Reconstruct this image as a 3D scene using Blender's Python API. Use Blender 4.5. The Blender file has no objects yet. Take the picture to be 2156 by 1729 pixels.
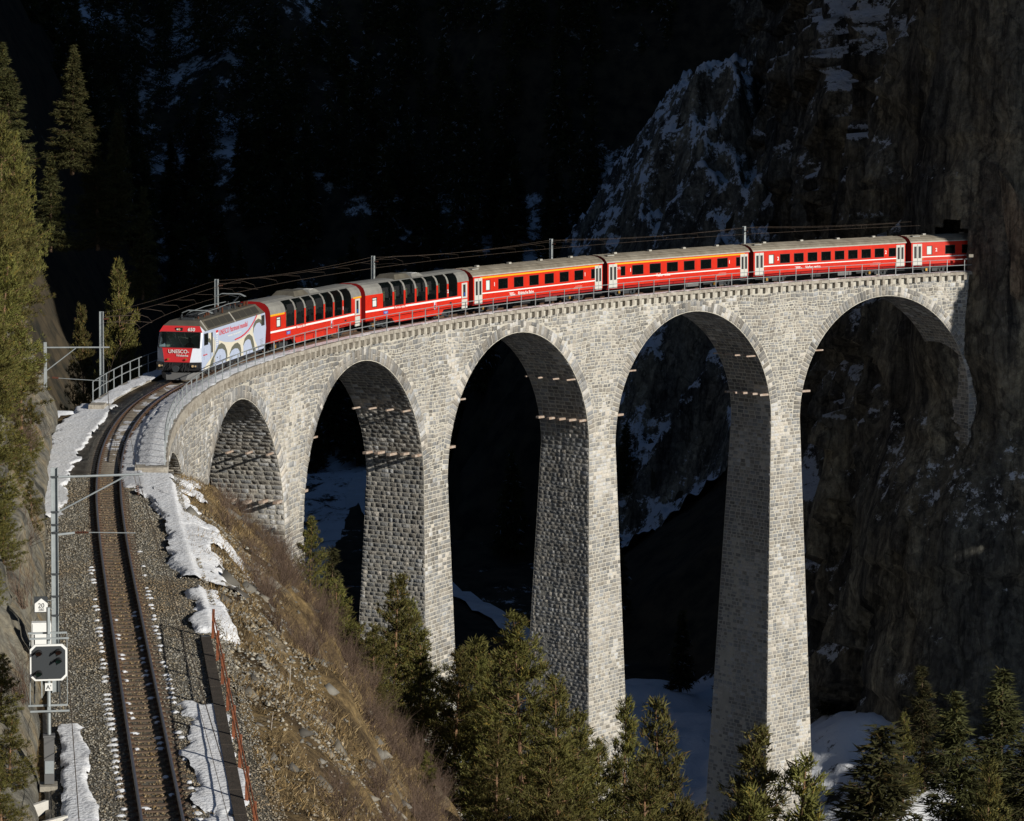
import bpy, math, random
import numpy as np
from mathutils import Vector, Matrix
random.seed(7); RNG = np.random.default_rng(7)
sc = bpy.context.scene
R = math.radians
# ---------------------------------------------------------------- camera
camd = bpy.data.cameras.new('camera'); cam = bpy.data.objects.new('camera', camd); sc.collection.objects.link(cam)
CAM = np.array([20.799, -148.256, 15.698]); YAW, PITCH, ROLL = -0.006, -0.083, 0.007
def cam_axes():
    cy, sy = math.cos(YAW), math.sin(YAW)
    f = np.array([sy*math.cos(PITCH), cy*math.cos(PITCH), math.sin(PITCH)]); r = np.array([cy, -sy, 0.]); u = np.cross(r, f)
    return r*math.cos(ROLL)+u*math.sin(ROLL), -r*math.sin(ROLL)+u*math.cos(ROLL), f
cr_, cu_, cf_ = cam_axes()
cam.matrix_world = Matrix(((cr_[0], cu_[0], -cf_[0], CAM[0]), (cr_[1], cu_[1], -cf_[1], CAM[1]), (cr_[2], cu_[2], -cf_[2], CAM[2]), (0, 0, 0, 1)))
camd.sensor_width = 36; camd.lens = 5739.4/2156*36
camd.shift_x = (1078-1057.5)/2156; camd.shift_y = (729.7-864.5)/2156
camd.clip_start = 1; camd.clip_end = 5000
sc.camera = cam
# ---------------------------------------------------------------- light
SUN_EL = R(18); SDIR = np.array([.76, -.65]); SDIR = SDIR/np.linalg.norm(SDIR)
SUNV = Vector((SDIR[0]*math.cos(SUN_EL), SDIR[1]*math.cos(SUN_EL), math.sin(SUN_EL)))
w = bpy.data.worlds.new('World'); sc.world = w; w.use_nodes = True
nt = w.node_tree; sky = nt.nodes.new('ShaderNodeTexSky'); sky.sky_type = 'NISHITA'; sky.sun_disc = False
sky.sun_elevation = SUN_EL; sky.sun_rotation = math.atan2(SDIR[0], SDIR[1]); sky.altitude = 1000; sky.dust_density = .3; sky.ozone_density = 4
nt.links.new(sky.outputs[0], nt.nodes['Background'].inputs[0]); nt.nodes['Background'].inputs[1].default_value = .05
sd = bpy.data.lights.new('sun', 'SUN'); sd.energy = 5.0; sd.angle = R(.5); sd.color = (1, .95, .855)
so = bpy.data.objects.new('sun', sd); sc.collection.objects.link(so); so.rotation_euler = SUNV.to_track_quat('Z', 'Y').to_euler()
sc.view_settings.view_transform = 'Standard'; sc.view_settings.look = 'None'; sc.view_settings.exposure = -.03
sc.view_settings.gamma = 1; sc.view_settings.use_curve_mapping = False
sc.render.engine = 'CYCLES'; sc.cycles.max_bounces = 4; sc.cycles.diffuse_bounces = 1; sc.cycles.transparent_max_bounces = 6

# ---------------------------------------------------------------- noise (numpy)
_perm = np.random.default_rng(3).random((64, 64, 64)).astype(np.float32)
def vnoise(x, y, z):
    x = np.asarray(x, float); y = np.asarray(y, float); z = np.asarray(z, float)
    xi = np.floor(x).astype(int); yi = np.floor(y).astype(int); zi = np.floor(z).astype(int)
    fx = x-xi; fy = y-yi; fz = z-zi; fx = fx*fx*(3-2*fx); fy = fy*fy*(3-2*fy); fz = fz*fz*(3-2*fz)
    g = lambda a, b, c: _perm[(xi+a) & 63, (yi+b) & 63, (zi+c) & 63]
    l = lambda a, b, t: a+(b-a)*t
    return l(l(l(g(0,0,0), g(1,0,0), fx), l(g(0,1,0), g(1,1,0), fx), fy), l(l(g(0,0,1), g(1,0,1), fx), l(g(0,1,1), g(1,1,1), fx), fy), fz)*2-1
def fbm(x, y, z=0., o=5, ridged=False, gain=.5):
    x = np.asarray(x, float); z = z+0*x; a = 1.; s = 0; 
    for i in range(o):
        n = vnoise(x+17.3*i, y+9.1*i, z+5.7*i)
        if ridged: n = 1-2*np.abs(n)
        s = s+a*n; a *= gain; x = x*2.03; y = y*2.03; z = z*2.03
    return s

def cells(x, y, seed=0):
    """nearest jittered cell: its random value and tilt, for flat broken facets"""
    x = np.asarray(x, float); y = np.asarray(y, float); xi = np.floor(x).astype(int); yi = np.floor(y).astype(int)
    best = np.full(x.shape, 1e9); val = np.zeros(x.shape)
    for a in (-1, 0, 1):
        for b in (-1, 0, 1):
            h = lambda k: _perm[(xi+a) & 63, (yi+b) & 63, (seed*7+k) & 63]
            px = xi+a+h(1); py = yi+b+h(2); d = (px-x)**2+(py-y)**2; v = h(3)-.5+(x-px)*(h(4)-.5)*1.1+(y-py)*(h(5)-.5)*1.1
            m = d < best; best = np.where(m, d, best); val = np.where(m, v, val)
    return val
# ---------------------------------------------------------------- materials
def mat(name, col=(.5,.5,.5), rough=.8, metal=0., var=None, var_scale=3., bump=0., bump_scale=20., attr=None, objvar=0., spec=.4, coat=0.):
    m = bpy.data.materials.new(name); m.use_nodes = True; t = m.node_tree; N = t.nodes; L = t.links; b = N['Principled BSDF']
    b.inputs['Roughness'].default_value = rough; b.inputs['Metallic'].default_value = metal
    b.inputs['Specular IOR Level'].default_value = spec; b.inputs['Coat Weight'].default_value = coat
    b.inputs['Base Color'].default_value = (*col, 1)
    last = None
    tc = N.new('ShaderNodeTexCoord')
    if attr:
        a = N.new('ShaderNodeAttribute'); a.attribute_name = attr; last = a.outputs['Color']
    if var is not None:
        n = N.new('ShaderNodeTexNoise'); n.inputs['Scale'].default_value = var_scale; n.inputs['Detail'].default_value = 8; n.inputs['Roughness'].default_value = .65
        L.new(tc.outputs['Object'], n.inputs['Vector'])
        r = N.new('ShaderNodeValToRGB'); r.color_ramp.elements[0].position = .35; r.color_ramp.elements[1].position = .65
        L.new(n.outputs['Fac'], r.inputs['Fac'])
        if last is None:
            r.color_ramp.elements[0].color = (*col, 1); r.color_ramp.elements[1].color = (*var, 1); last = r.outputs['Color']
        else:
            r.color_ramp.elements[0].color = (*var, 1); r.color_ramp.elements[1].color = (1, 1, 1, 1)
            mx = N.new('ShaderNodeMixRGB'); mx.blend_type = 'MULTIPLY'; mx.inputs['Fac'].default_value = 1
            L.new(last, mx.inputs['Color1']); L.new(r.outputs['Color'], mx.inputs['Color2']); last = mx.outputs['Color']
    if objvar:
        oi = N.new('ShaderNodeObjectInfo'); h = N.new('ShaderNodeHueSaturation')
        mr = N.new('ShaderNodeMapRange'); mr.inputs['To Min'].default_value = 1-objvar; mr.inputs['To Max'].default_value = 1+objvar
        mh = N.new('ShaderNodeMapRange'); mh.inputs['To Min'].default_value = .485; mh.inputs['To Max'].default_value = .515
        L.new(oi.outputs['Random'], mr.inputs['Value']); L.new(mr.outputs[0], h.inputs['Value']); L.new(oi.outputs['Random'], mh.inputs['Value']); L.new(mh.outputs[0], h.inputs['Hue'])
        if last is None: h.inputs['Color'].default_value = (*col, 1)
        else: L.new(last, h.inputs['Color'])
        last = h.outputs['Color']
    if last is not None: L.new(last, b.inputs['Base Color'])
    if bump:
        n = N.new('ShaderNodeTexNoise'); n.inputs['Scale'].default_value = bump_scale; n.inputs['Detail'].default_value = 8
        L.new(tc.outputs['Object'], n.inputs['Vector']); bp = N.new('ShaderNodeBump'); bp.inputs['Strength'].default_value = bump; bp.inputs['Distance'].default_value = .1
        L.new(n.outputs['Fac'], bp.inputs['Height']); L.new(bp.outputs[0], b.inputs['Normal'])
    return m
MT = {}
MT['mortar'] = mat('mortar', (.53,.50,.43), .95, var=(.43,.405,.35), var_scale=1.2, bump=.5, bump_scale=9)
MT['stone'] = mat('stone', rough=.9, attr='col', var=(.72,.72,.74), var_scale=5, bump=.7, bump_scale=7)
MT['concrete'] = mat('concrete', (.42,.37,.29), .9, var=(.27,.23,.18), var_scale=1.1, bump=.3, bump_scale=8)
MT['coping'] = mat('coping', (.42,.39,.335), .9, var=(.23,.2,.165), var_scale=2.2, bump=.4, bump_scale=10)
MT['white_concrete'] = mat('white_concrete', (.62,.60,.55), .85, var=(.5,.47,.42), var_scale=1.5, bump=.2)
MT['pale_concrete'] = mat('pale_concrete', (.34,.31,.26), .9, var=(.25,.23,.19), var_scale=2, bump=.4, bump_scale=6)
MT['dark_plank'] = mat('dark_plank', (.075,.06,.048), .85, var=(.045,.037,.03), var_scale=4, bump=.3)
MT['steel'] = mat('steel', (.40,.43,.44), .5, .35, var=(.3,.33,.34), var_scale=2)
MT['rail_side'] = mat('rail_side', (.10,.055,.032), .85, var=(.07,.04,.025), var_scale=3)
MT['rail_top'] = mat('rail_top', (.22,.24,.30), .35, .7)
MT['sleeper'] = mat('sleeper', (.13,.085,.055), .85, var=(.085,.06,.042), var_scale=4)
MT['rust'] = mat('rust', (.26,.085,.035), .9, var=(.15,.05,.025), var_scale=8)
MT['rusty_iron'] = mat('rusty_iron', (.42,.36,.31), .85, var=(.30,.2,.14), var_scale=4)
MT['wire'] = mat('wire', (.12,.09,.07), .6, .3)
MT['black'] = mat('black', (.018,.018,.02), .6)
MT['dark_grey'] = mat('dark_grey', (.035,.04,.045), .6)
MT['mid_grey'] = mat('mid_grey', (.12,.12,.12), .6)
MT['white'] = mat('white', (.8,.8,.78), .5)
MT['lamp_red'] = mat('lamp_red', (.10,.03,.015), .15)
MT['lamp_green'] = mat('lamp_green', (.015,.07,.05), .15)
MT['insul'] = mat('insul', (.09,.035,.02), .3)
MT['red'] = mat('red', (.60,.026,.010), .4, coat=.15, spec=.3, var=(.50,.021,.010), var_scale=1.6)
MT['darkred'] = mat('darkred', (.36,.014,.014), .4)
MT['roof_silver'] = mat('roof_silver', (.29,.285,.26), .5, .15, var=(.22,.215,.20), var_scale=1.5)
MT['roof_brown'] = mat('roof_brown', (.28,.25,.20), .6, .15, var=(.17,.145,.11), var_scale=1.1)
MT['roof_pale'] = mat('roof_pale', (.45,.44,.40), .6, var=(.36,.34,.3), var_scale=2)
MT['roof_loco'] = mat('roof_loco', (.12,.11,.085), .65, var=(.085,.075,.06), var_scale=2)
MT['grille'] = mat('grille', (.035,.033,.028), .7)
MT['yellow'] = mat('yellow', (.75,.36,.015), .5)
MT['door_grey'] = mat('door_grey', (.52,.52,.48), .5)
MT['livery_blue'] = mat('livery_blue', (.45,.52,.68), .35, coat=.2)
MT['livery_white'] = mat('livery_white', (.62,.66,.74), .35, coat=.2)
MT['livery_cream'] = mat('livery_cream', (.68,.64,.52), .4)
MT['livery_olive'] = mat('livery_olive', (.12,.125,.095), .5)
MT['livery_red'] = mat('livery_red', (.6,.03,.035), .5)
MT['sign_blue'] = mat('sign_blue', (.02,.08,.35), .5)
MT['lamp'] = mat('lamp', (.6,.42,.22), .2)
MT['seat'] = mat('seat', (.10,.085,.10), .9)
MT['curtain'] = mat('curtain', (.35,.36,.22), .9)
MT['cab_wall'] = mat('cab_wall', (.42,.46,.40), .8)
MT['brass'] = mat('brass', (.45,.25,.05), .4, .5)
MT['trunk'] = mat('trunk', (.16,.10,.06), .9, var=(.09,.06,.04), var_scale=3)
MT['pine_trunk'] = mat('pine_trunk', (.26,.14,.07), .9, var=(.13,.09,.06), var_scale=2)
MT['pine_needles'] = mat('pine_needles', (.085,.085,.018), .7, attr='col', objvar=.22, spec=.2)
MT['spruce_needles'] = mat('spruce_needles', (.04,.05,.015), .75, attr='col', objvar=.25, spec=.15)
MT['twig'] = mat('twig', (.13,.088,.062), .9, var=(.08,.052,.038), var_scale=3)
MT['birch'] = mat('birch', (.55,.50,.42), .8, var=(.35,.3,.25), var_scale=3)
MT['grass'] = mat('grass', rough=.9, attr='col', spec=.1)
MT['gravel'] = mat('gravel', rough=.9, attr='col', spec=.2)
MT['paper'] = mat('paper', (.78,.78,.76), .5)
MT['yellow_sign'] = mat('yellow_sign', (.7,.42,.05), .5)
def glass_mat(name, tint, refl=.25, trans=.55, rough=.03):
    m = bpy.data.materials.new(name); m.use_nodes = True; t = m.node_tree; N = t.nodes; L = t.links; N.remove(N['Principled BSDF'])
    tr = N.new('ShaderNodeBsdfTransparent'); tr.inputs[0].default_value = (*tint, 1)
    gl = N.new('ShaderNodeBsdfPrincipled'); gl.inputs['Base Color'].default_value = (.008,.012,.012, 1); gl.inputs['Roughness'].default_value = rough
    mx = N.new('ShaderNodeMixShader'); mx.inputs[0].default_value = 1-trans
    L.new(tr.outputs[0], mx.inputs[1]); L.new(gl.outputs[0], mx.inputs[2]); L.new(mx.outputs[0], N['Material Output'].inputs[0]); return m
MT['glass'] = glass_mat('window_glass', (.62,.66,.64), trans=.66)
MT['glass_front'] = glass_mat('front_glass', (.75,.85,.8), trans=.7)
MT['glass_milk'] = mat('frosted_glass', (.62,.68,.66), .3)
MT['snow'] = mat('snow', (.76,.76,.77), .75, var=(.83,.85,.89), var_scale=1.6, bump=.6, bump_scale=7, spec=.3)
def ground_mat(name, kind):
    """rock / soil / snow split by the surface's own slope and by noise"""
    m = bpy.data.materials.new(name); m.use_nodes = True; t = m.node_tree; N = t.nodes; L = t.links; b = N['Principled BSDF']
    b.inputs['Roughness'].default_value = .92; b.inputs['Specular IOR Level'].default_value = .2
    tc = N.new('ShaderNodeTexCoord'); geo = N.new('ShaderNodeNewGeometry')
    def noise(s, d=9, st=(1,1,1), r=.62):
        mp = N.new('ShaderNodeMapping'); mp.inputs['Scale'].default_value = st; L.new(tc.outputs['Object'], mp.inputs['Vector'])
        n = N.new('ShaderNodeTexNoise'); n.inputs['Scale'].default_value = s; n.inputs['Detail'].default_value = d; n.inputs['Roughness'].default_value = r
        L.new(mp.outputs[0], n.inputs['Vector']); return n.outputs['Fac']
    def ramp(fac, stops):
        r = N.new('ShaderNodeValToRGB'); e = r.color_ramp.elements
        e[0].position, e[0].color = stops[0][0], (*stops[0][1], 1); e[1].position, e[1].color = stops[-1][0], (*stops[-1][1], 1)
        for p, c in stops[1:-1]: q = e.new(p); q.color = (*c, 1)
        L.new(fac, r.inputs['Fac']); return r.outputs['Color']
    def mix(f, a, c, bt='MIX'):
        x = N.new('ShaderNodeMixRGB'); x.blend_type = bt
        if isinstance(f, float): x.inputs['Fac'].default_value = f
        else: L.new(f, x.inputs['Fac'])
        L.new(a, x.inputs['Color1']); L.new(c, x.inputs['Color2']); return x.outputs['Color']
    if kind == 'slope':
        base = ramp(noise(.35, 10), [(.36,(.06,.042,.024)), (.47,(.125,.09,.048)), (.56,(.20,.145,.072)), (.66,(.17,.145,.11))])
        fine = ramp(noise(4, 10), [(.35,(.5,.48,.45)), (.65,(1.25,1.2,1.1))])
        colr = mix(1., base, fine, 'MULTIPLY'); bs, bd = .9, 3.
    elif kind == 'gravelbed':
        base = ramp(noise(9, 10, r=.8), [(.32,(.08,.073,.06)), (.5,(.20,.185,.155)), (.7,(.33,.31,.26))])
        fine = ramp(noise(.6, 4), [(.35,(.72,.68,.6)), (.65,(1.05,1.05,1.05))])
        colr = mix(1., base, fine, 'MULTIPLY'); bs, bd = 1., 12.
    elif kind == 'rock':
        base = ramp(noise(.5, 10, (1,1,.5)), [(.34,(.05,.05,.045)), (.46,(.15,.145,.13)), (.56,(.21,.19,.15)), (.68,(.24,.17,.09))])
        fine = ramp(noise(3, 10), [(.35,(.6,.58,.55)), (.65,(1.2,1.2,1.15))])
        colr = mix(1., base, fine, 'MULTIPLY'); bs, bd = 1., 2.
    elif kind in ('cliff', 'crag'):
        base = ramp(noise(.045, 12, (1,1,.28)), [(.34,(.08,.088,.10)), (.46,(.18,.178,.172)), (.56,(.31,.28,.235)), (.68,(.25,.25,.24))])
        st = ramp(noise(.22, 10, (1,1,.09), .7), [(.33,(.22,.22,.26)), (.56,(1.1,1.08,1.0))])
        fine = ramp(noise(1.6, 10), [(.35,(.65,.63,.6)), (.65,(1.2,1.2,1.15))])
        def crack(sc_, st_, lo, hi, dark):
            mp = N.new('ShaderNodeMapping'); mp.inputs['Scale'].default_value = st_; wn = N.new('ShaderNodeTexNoise'); wn.inputs['Scale'].default_value = sc_*.7; wn.inputs['Detail'].default_value = 6
            L.new(tc.outputs['Object'], wn.inputs['Vector']); ad = N.new('ShaderNodeVectorMath'); ad.operation = 'MULTIPLY_ADD'; L.new(wn.outputs['Color'], ad.inputs[0]); ad.inputs[1].default_value = (1.6/sc_,)*3; L.new(tc.outputs['Object'], ad.inputs[2])
            L.new(ad.outputs[0], mp.inputs['Vector']); vo = N.new('ShaderNodeTexVoronoi'); vo.feature = 'DISTANCE_TO_EDGE'; vo.inputs['Scale'].default_value = sc_; L.new(mp.outputs[0], vo.inputs['Vector'])
            return ramp(vo.outputs['Distance'], [(lo, (dark,)*3), (hi, (1.,)*3)])
        colr = mix(1., mix(1., base, st, 'MULTIPLY'), fine, 'MULTIPLY'); colr = mix(1., colr, crack(.22, (1,1,.16), .0, .03, .5), 'MULTIPLY'); colr = mix(1., colr, crack(.8, (1,1,.2), .0, .03, .7), 'MULTIPLY')
        mp = N.new('ShaderNodeMapping'); mp.inputs['Scale'].default_value = (1, 1, .38); wn = N.new('ShaderNodeTexNoise'); wn.inputs['Scale'].default_value = .5; wn.inputs['Detail'].default_value = 5
        L.new(tc.outputs['Object'], wn.inputs['Vector']); ad = N.new('ShaderNodeVectorMath'); ad.operation = 'MULTIPLY_ADD'; L.new(wn.outputs['Color'], ad.inputs[0]); ad.inputs[1].default_value = (2.2,)*3; L.new(tc.outputs['Object'], ad.inputs[2]); L.new(ad.outputs[0], mp.inputs['Vector'])
        for sc_ in (.45, 1.5):
            vo = N.new('ShaderNodeTexVoronoi'); vo.inputs['Scale'].default_value = sc_; L.new(mp.outputs[0], vo.inputs['Vector']); sp = N.new('ShaderNodeSeparateColor'); L.new(vo.outputs['Color'], sp.inputs[0])
            colr = mix(1., colr, ramp(sp.outputs[0], [(0., (.62,.62,.64)), (1., (1.25,1.24,1.2))]), 'MULTIPLY')  # tone per cell, painted in for the shading of flat rock facets
        colr = mix(1., colr, ramp(noise(.7, 12, (1,1,.09), .8), [(.40,(.35,.36,.40)), (.52,(1.1,1.1,1.08))]), 'MULTIPLY'); bs, bd = 1., 1.3
    else:
        base = ramp(noise(.3, 10), [(.36,(.02,.02,.016)), (.6,(.07,.055,.035))])
        colr = base; bs, bd = .6, 1.
    if kind in ('cliff', 'crag', 'valley', 'floor', 'forest'):
        sx = N.new('ShaderNodeSeparateXYZ'); L.new(geo.outputs['Normal'], sx.inputs[0])
        ns = noise(.14 if kind not in ('cliff', 'crag') else .8, 13, r=.8)
        ad = N.new('ShaderNodeMath'); ad.operation = 'MULTIPLY_ADD'; L.new(ns, ad.inputs[0]); ad.inputs[1].default_value = {'cliff': 2.0, 'crag': 2.4, 'valley': 1.6, 'floor': 2.0, 'forest': 2.2}[kind]; L.new(sx.outputs['Z'], ad.inputs[2])
        thr = {'cliff': (1.53, 1.58), 'crag': (1.76, 1.82), 'valley': (1.50, 1.57), 'floor': (2.14, 2.22), 'forest': (1.90, 2.02)}[kind]
        mr = N.new('ShaderNodeMapRange'); mr.inputs['From Min'].default_value = thr[0]; mr.inputs['From Max'].default_value = thr[1]; L.new(ad.outputs[0], mr.inputs['Value'])
        w_ = N.new('ShaderNodeRGB'); w_.outputs[0].default_value = (.82,.84,.88, 1)
        colr = mix(mr.outputs[0], colr, w_.outputs[0])
    L.new(colr, b.inputs['Base Color'])
    bp = N.new('ShaderNodeBump'); bp.inputs['Strength'].default_value = bs; bp.inputs['Distance'].default_value = .25 if kind != 'cliff' else 1.2
    L.new(noise(bd, 12), bp.inputs['Height']); L.new(bp.outputs[0], b.inputs['Normal']); return m
for k in ('slope', 'gravelbed', 'rock', 'cliff', 'crag', 'valley', 'floor', 'forest'): MT['g_'+k] = ground_mat('ground_'+k, k)

# ---------------------------------------------------------------- objects
COL = sc.collection
def tag(o, label=None, cat=None, group=None, kind=None):
    if label: o['label'] = label
    if cat: o['category'] = cat
    if group: o['group'] = group
    if kind: o['kind'] = kind
    return o
def empty(name, loc=(0,0,0), label=None, cat=None, group=None):
    o = bpy.data.objects.new(name, None); COL.objects.link(o); o.location = loc; o.empty_display_size = .3
    return tag(o, label, cat, group)
def link(name, me, parent=None):
    o = bpy.data.objects.new(name, me); COL.objects.link(o)
    if parent is not None: o.parent = parent
    return o
def npmesh(name, V, quads=None, tris=None, mats=(), midx=None, cols=None, smooth=False):
    """mesh from numpy arrays; cols = one colour per vertex"""
    me = bpy.data.meshes.new(name); V = np.asarray(V, np.float32).reshape(-1, 3)
    q = np.zeros((0, 4), np.int32) if quads is None else np.asarray(quads, np.int32).reshape(-1, 4)
    t = np.zeros((0, 3), np.int32) if tris is None else np.asarray(tris, np.int32).reshape(-1, 3)
    me.vertices.add(len(V)); me.vertices.foreach_set('co', V.ravel())
    me.loops.add(q.size+t.size); me.loops.foreach_set('vertex_index', np.concatenate([q.ravel(), t.ravel()]))
    me.polygons.add(len(q)+len(t))
    me.polygons.foreach_set('loop_start', np.concatenate([np.arange(len(q))*4, q.size+np.arange(len(t))*3]).astype(np.int32))
    me.polygons.foreach_set('loop_total', np.concatenate([np.full(len(q), 4), np.full(len(t), 3)]).astype(np.int32))
    if smooth: me.polygons.foreach_set('use_smooth', np.ones(len(q)+len(t), bool))
    for m in mats: me.materials.append(m)
    if midx is not None: me.polygons.foreach_set('material_index', np.asarray(midx, np.int32))
    me.update(calc_edges=True)
    if cols is not None:
        a = me.color_attributes.new('col', 'FLOAT_COLOR', 'POINT'); c = np.ones((len(V), 4), np.float32); c[:, :3] = cols; a.data.foreach_set('color', c.ravel())
    return me
class MB:
    """collects boxes, prisms and tubes into one mesh"""
    def __init__(s): s.v = []; s.f = []; s.m = []; s.mats = []
    def mi(s, m):
        m = MT[m] if isinstance(m, str) else m
        if m not in s.mats: s.mats.append(m)
        return s.mats.index(m)
    def add(s, V, F, m):
        b = len(s.v); k = s.mi(m); s.v += [tuple(map(float, p)) for p in V]; s.f += [tuple(b+i for i in f) for f in F]; s.m += [k]*len(F)
    def box(s, x0, x1, y0, y1, z0, z1, m):
        V = [(x, y, z) for z in (z0, z1) for y in (y0, y1) for x in (x0, x1)]
        s.add(V, [(0,2,3,1), (4,5,7,6), (0,1,5,4), (2,6,7,3), (0,4,6,2), (1,3,7,5)], m)
    def hexa(s, P, m):   # 8 points: bottom ring 4, top ring 4 (ccw seen from above)
        s.add(P, [(3,2,1,0), (4,5,6,7), (0,1,5,4), (1,2,6,5), (2,3,7,6), (3,0,4,7)], m)
    def tube(s, P, r, m, n=6, cap=True, r1=None):
        P = [np.array(p, float) for p in P]; V = []; prev = None
        for i, p in enumerate(P):
            d = P[min(i+1, len(P)-1)]-P[max(i-1, 0)]; d = d/(np.linalg.norm(d)+1e-9)
            a = np.array([0, 0, 1.]) if abs(d[2]) < .9 else np.array([1., 0, 0])
            if prev is not None: a = prev
            x = np.cross(d, a); x /= np.linalg.norm(x)+1e-9; y = np.cross(x, d); prev = y
            rr = r if r1 is None else r+(r1-r)*i/(len(P)-1)
            for k in range(n):
                t = 2*math.pi*k/n; V.append(p+x*math.cos(t)*rr+y*math.sin(t)*rr)
        F = [(i*n+k, i*n+(k+1) % n, (i+1)*n+(k+1) % n, (i+1)*n+k) for i in range(len(P)-1) for k in range(n)]
        if cap: F += [tuple(range(n))[::-1], tuple((len(P)-1)*n+k for k in range(n))]
        s.add(V, F, m)
    def bar(s, a, b, wx, wy, m, up=(0,0,1)):
        a = np.array(a, float); b = np.array(b, float); d = b-a; d /= np.linalg.norm(d); u = np.array(up, float)
        if abs(d@u) > .98: u = np.array([1., 0, 0])
        x = np.cross(d, u); x /= np.linalg.norm(x); y = np.cross(x, d); x = x*wx/2; y = y*wy/2
        s.hexa([a-x-y, a+x-y, a+x+y, a-x+y, b-x-y, b+x-y, b+x+y, b-x+y], m)
    def poly(s, P, m): s.add(P, [tuple(range(len(P)))], m)
    def mesh(s, name, smooth=False):
        me = bpy.data.meshes.new(name); me.from_pydata(s.v, [], s.f); 
        for m in s.mats: me.materials.append(m)
        me.polygons.foreach_set('material_index', s.m)
        if smooth: me.polygons.foreach_set('use_smooth', [True]*len(s.f))
        me.update(); return me
    def build(s, name, parent=None, smooth=False): return link(name, s.mesh(name, smooth), parent)
def copy_tree(o, parent=None):
    c = o.copy(); COL.objects.link(c)
    if parent is not None: c.parent = parent
    for ch in list(o.children): copy_tree(ch, c)
    return c
TEXTS = []
def text(name, body, size, m, parent, M, align='LEFT', shear=0., extrude=.004, sx=1., off=.0):
    cu = bpy.data.curves.new(name, 'FONT'); cu.body = body; cu.size = size; cu.extrude = extrude; cu.align_x = align; cu.shear = shear; cu.offset = off
    cu.materials.append(MT[m]); o = bpy.data.objects.new(name, cu); COL.objects.link(o)
    if parent is not None: o.parent = parent
    o.matrix_basis = M @ Matrix.Diagonal((sx, 1, 1, 1)); TEXTS.append(o); return o

# ---------------------------------------------------------------- the line of the railway (s along it in metres, offset to the inner side)
KN = np.array([-110,-55,-35,-15,0,20,40,60,90,120,150.]); KAP = np.array([0,0,.0012,.0051,.0089,.01,.0091,.0082,.0086,.0094,.0101])
SS = np.arange(-110, 150.5, .5); _k = np.interp(SS, KN, KAP)
PSI = np.concatenate([[0], np.cumsum((_k[1:]+_k[:-1])/2*.5)]); PSI -= np.interp(0, SS, PSI)
_dx, _dy = np.sin(PSI), np.cos(PSI)
XX = np.concatenate([[0], np.cumsum((_dx[1:]+_dx[:-1])/2*.5)]); YY = np.concatenate([[0], np.cumsum((_dy[1:]+_dy[:-1])/2*.5)])
XX -= np.interp(0, SS, XX); YY -= np.interp(0, SS, YY)
def zs(s): s = np.asarray(s, float); return np.where(s > 0, .0204*s, .029*s)
def W(s, off, v):
    s = np.asarray(s, float); x = np.interp(s, SS, XX); y = np.interp(s, SS, YY); q = np.interp(s, SS, PSI)
    return np.stack(np.broadcast_arrays(x+off*np.cos(q), y-off*np.sin(q), zs(s)+v), -1)
def Tn(s): q = np.interp(s, SS, PSI); return np.stack([np.sin(q), np.cos(q), 0*q], -1)
def Nn(s): q = np.interp(s, SS, PSI); return np.stack([np.cos(q), -np.sin(q), 0*q], -1)
def Wp(s, off, v): return tuple(W(s, off, v))
RAILZ = -.157
A0, PI_, HC, AR, FO = -6.241, 23.451, 1.782, 9.968, 2.42
TR = .87; BAT = 1/28.; VS = -HC-AR; HW = PI_/2-AR
ARC = [A0+PI_*i for i in range(6)]; PIER = [A0+PI_*(j+.5) for j in range(5)]
def sweep(name, s0, s1, prof, m, parent=None, ds=1., closed=True, smooth=False, vfun=None):
    """profile [(off, v)] swept along the line"""
    S_ = np.linspace(s0, s1, max(2, int(round((s1-s0)/ds))+1)); n = len(prof)
    V = np.concatenate([W(S_, o, v) for o, v in prof]).reshape(n, len(S_), 3).transpose(1, 0, 2).reshape(-1, 3)
    i = np.arange(len(S_)-1)[:, None]; k = np.arange(n if closed else n-1)[None]
    q = np.stack([i*n+k, i*n+(k+1) % n, (i+1)*n+(k+1) % n, (i+1)*n+k], -1).reshape(-1, 4)[:, ::-1]
    me = npmesh(name, V, q, mats=[MT[m]], smooth=smooth)
    return link(name, me, parent)

# =============================================================== TERRAIN
def xt_of_y(y): return np.interp(y, YY, XX)
def s_of_y(y): return np.interp(y, YY, SS)
CLIFF = np.array([(420,-205), (257,-66), (168,10), (120,51), (94.4,61.9), (87.4,68.9), (82.7,78.4), (78,91), (70,94), (64.5,94.8), (60.9,98.6), (58.6,102.8), (58.3,110), (58,122), (57,140), (55.5,175), (55,215), (55.5,262), (55.5,302), (60,340), (80,400), (130,480), (240,640), (420,820)], float)  # points right of the view form a buttress placed to shade the deck end
def dist_poly(x, y, P):
    d = np.full(np.shape(x), 1e9); side = np.zeros(np.shape(x))
    for a, b in zip(P[:-1], P[1:]):
        ab = b-a; t = np.clip(((x-a[0])*ab[0]+(y-a[1])*ab[1])/(ab@ab), 0, 1)
        dx = x-(a[0]+t*ab[0]); dy = y-(a[1]+t*ab[1]); dd = np.hypot(dx, dy); cr = ab[0]*dy-ab[1]*dx
        m = dd < d; d = np.where(m, dd, d); side = np.where(m, np.sign(cr), side)
    return d, side
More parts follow.
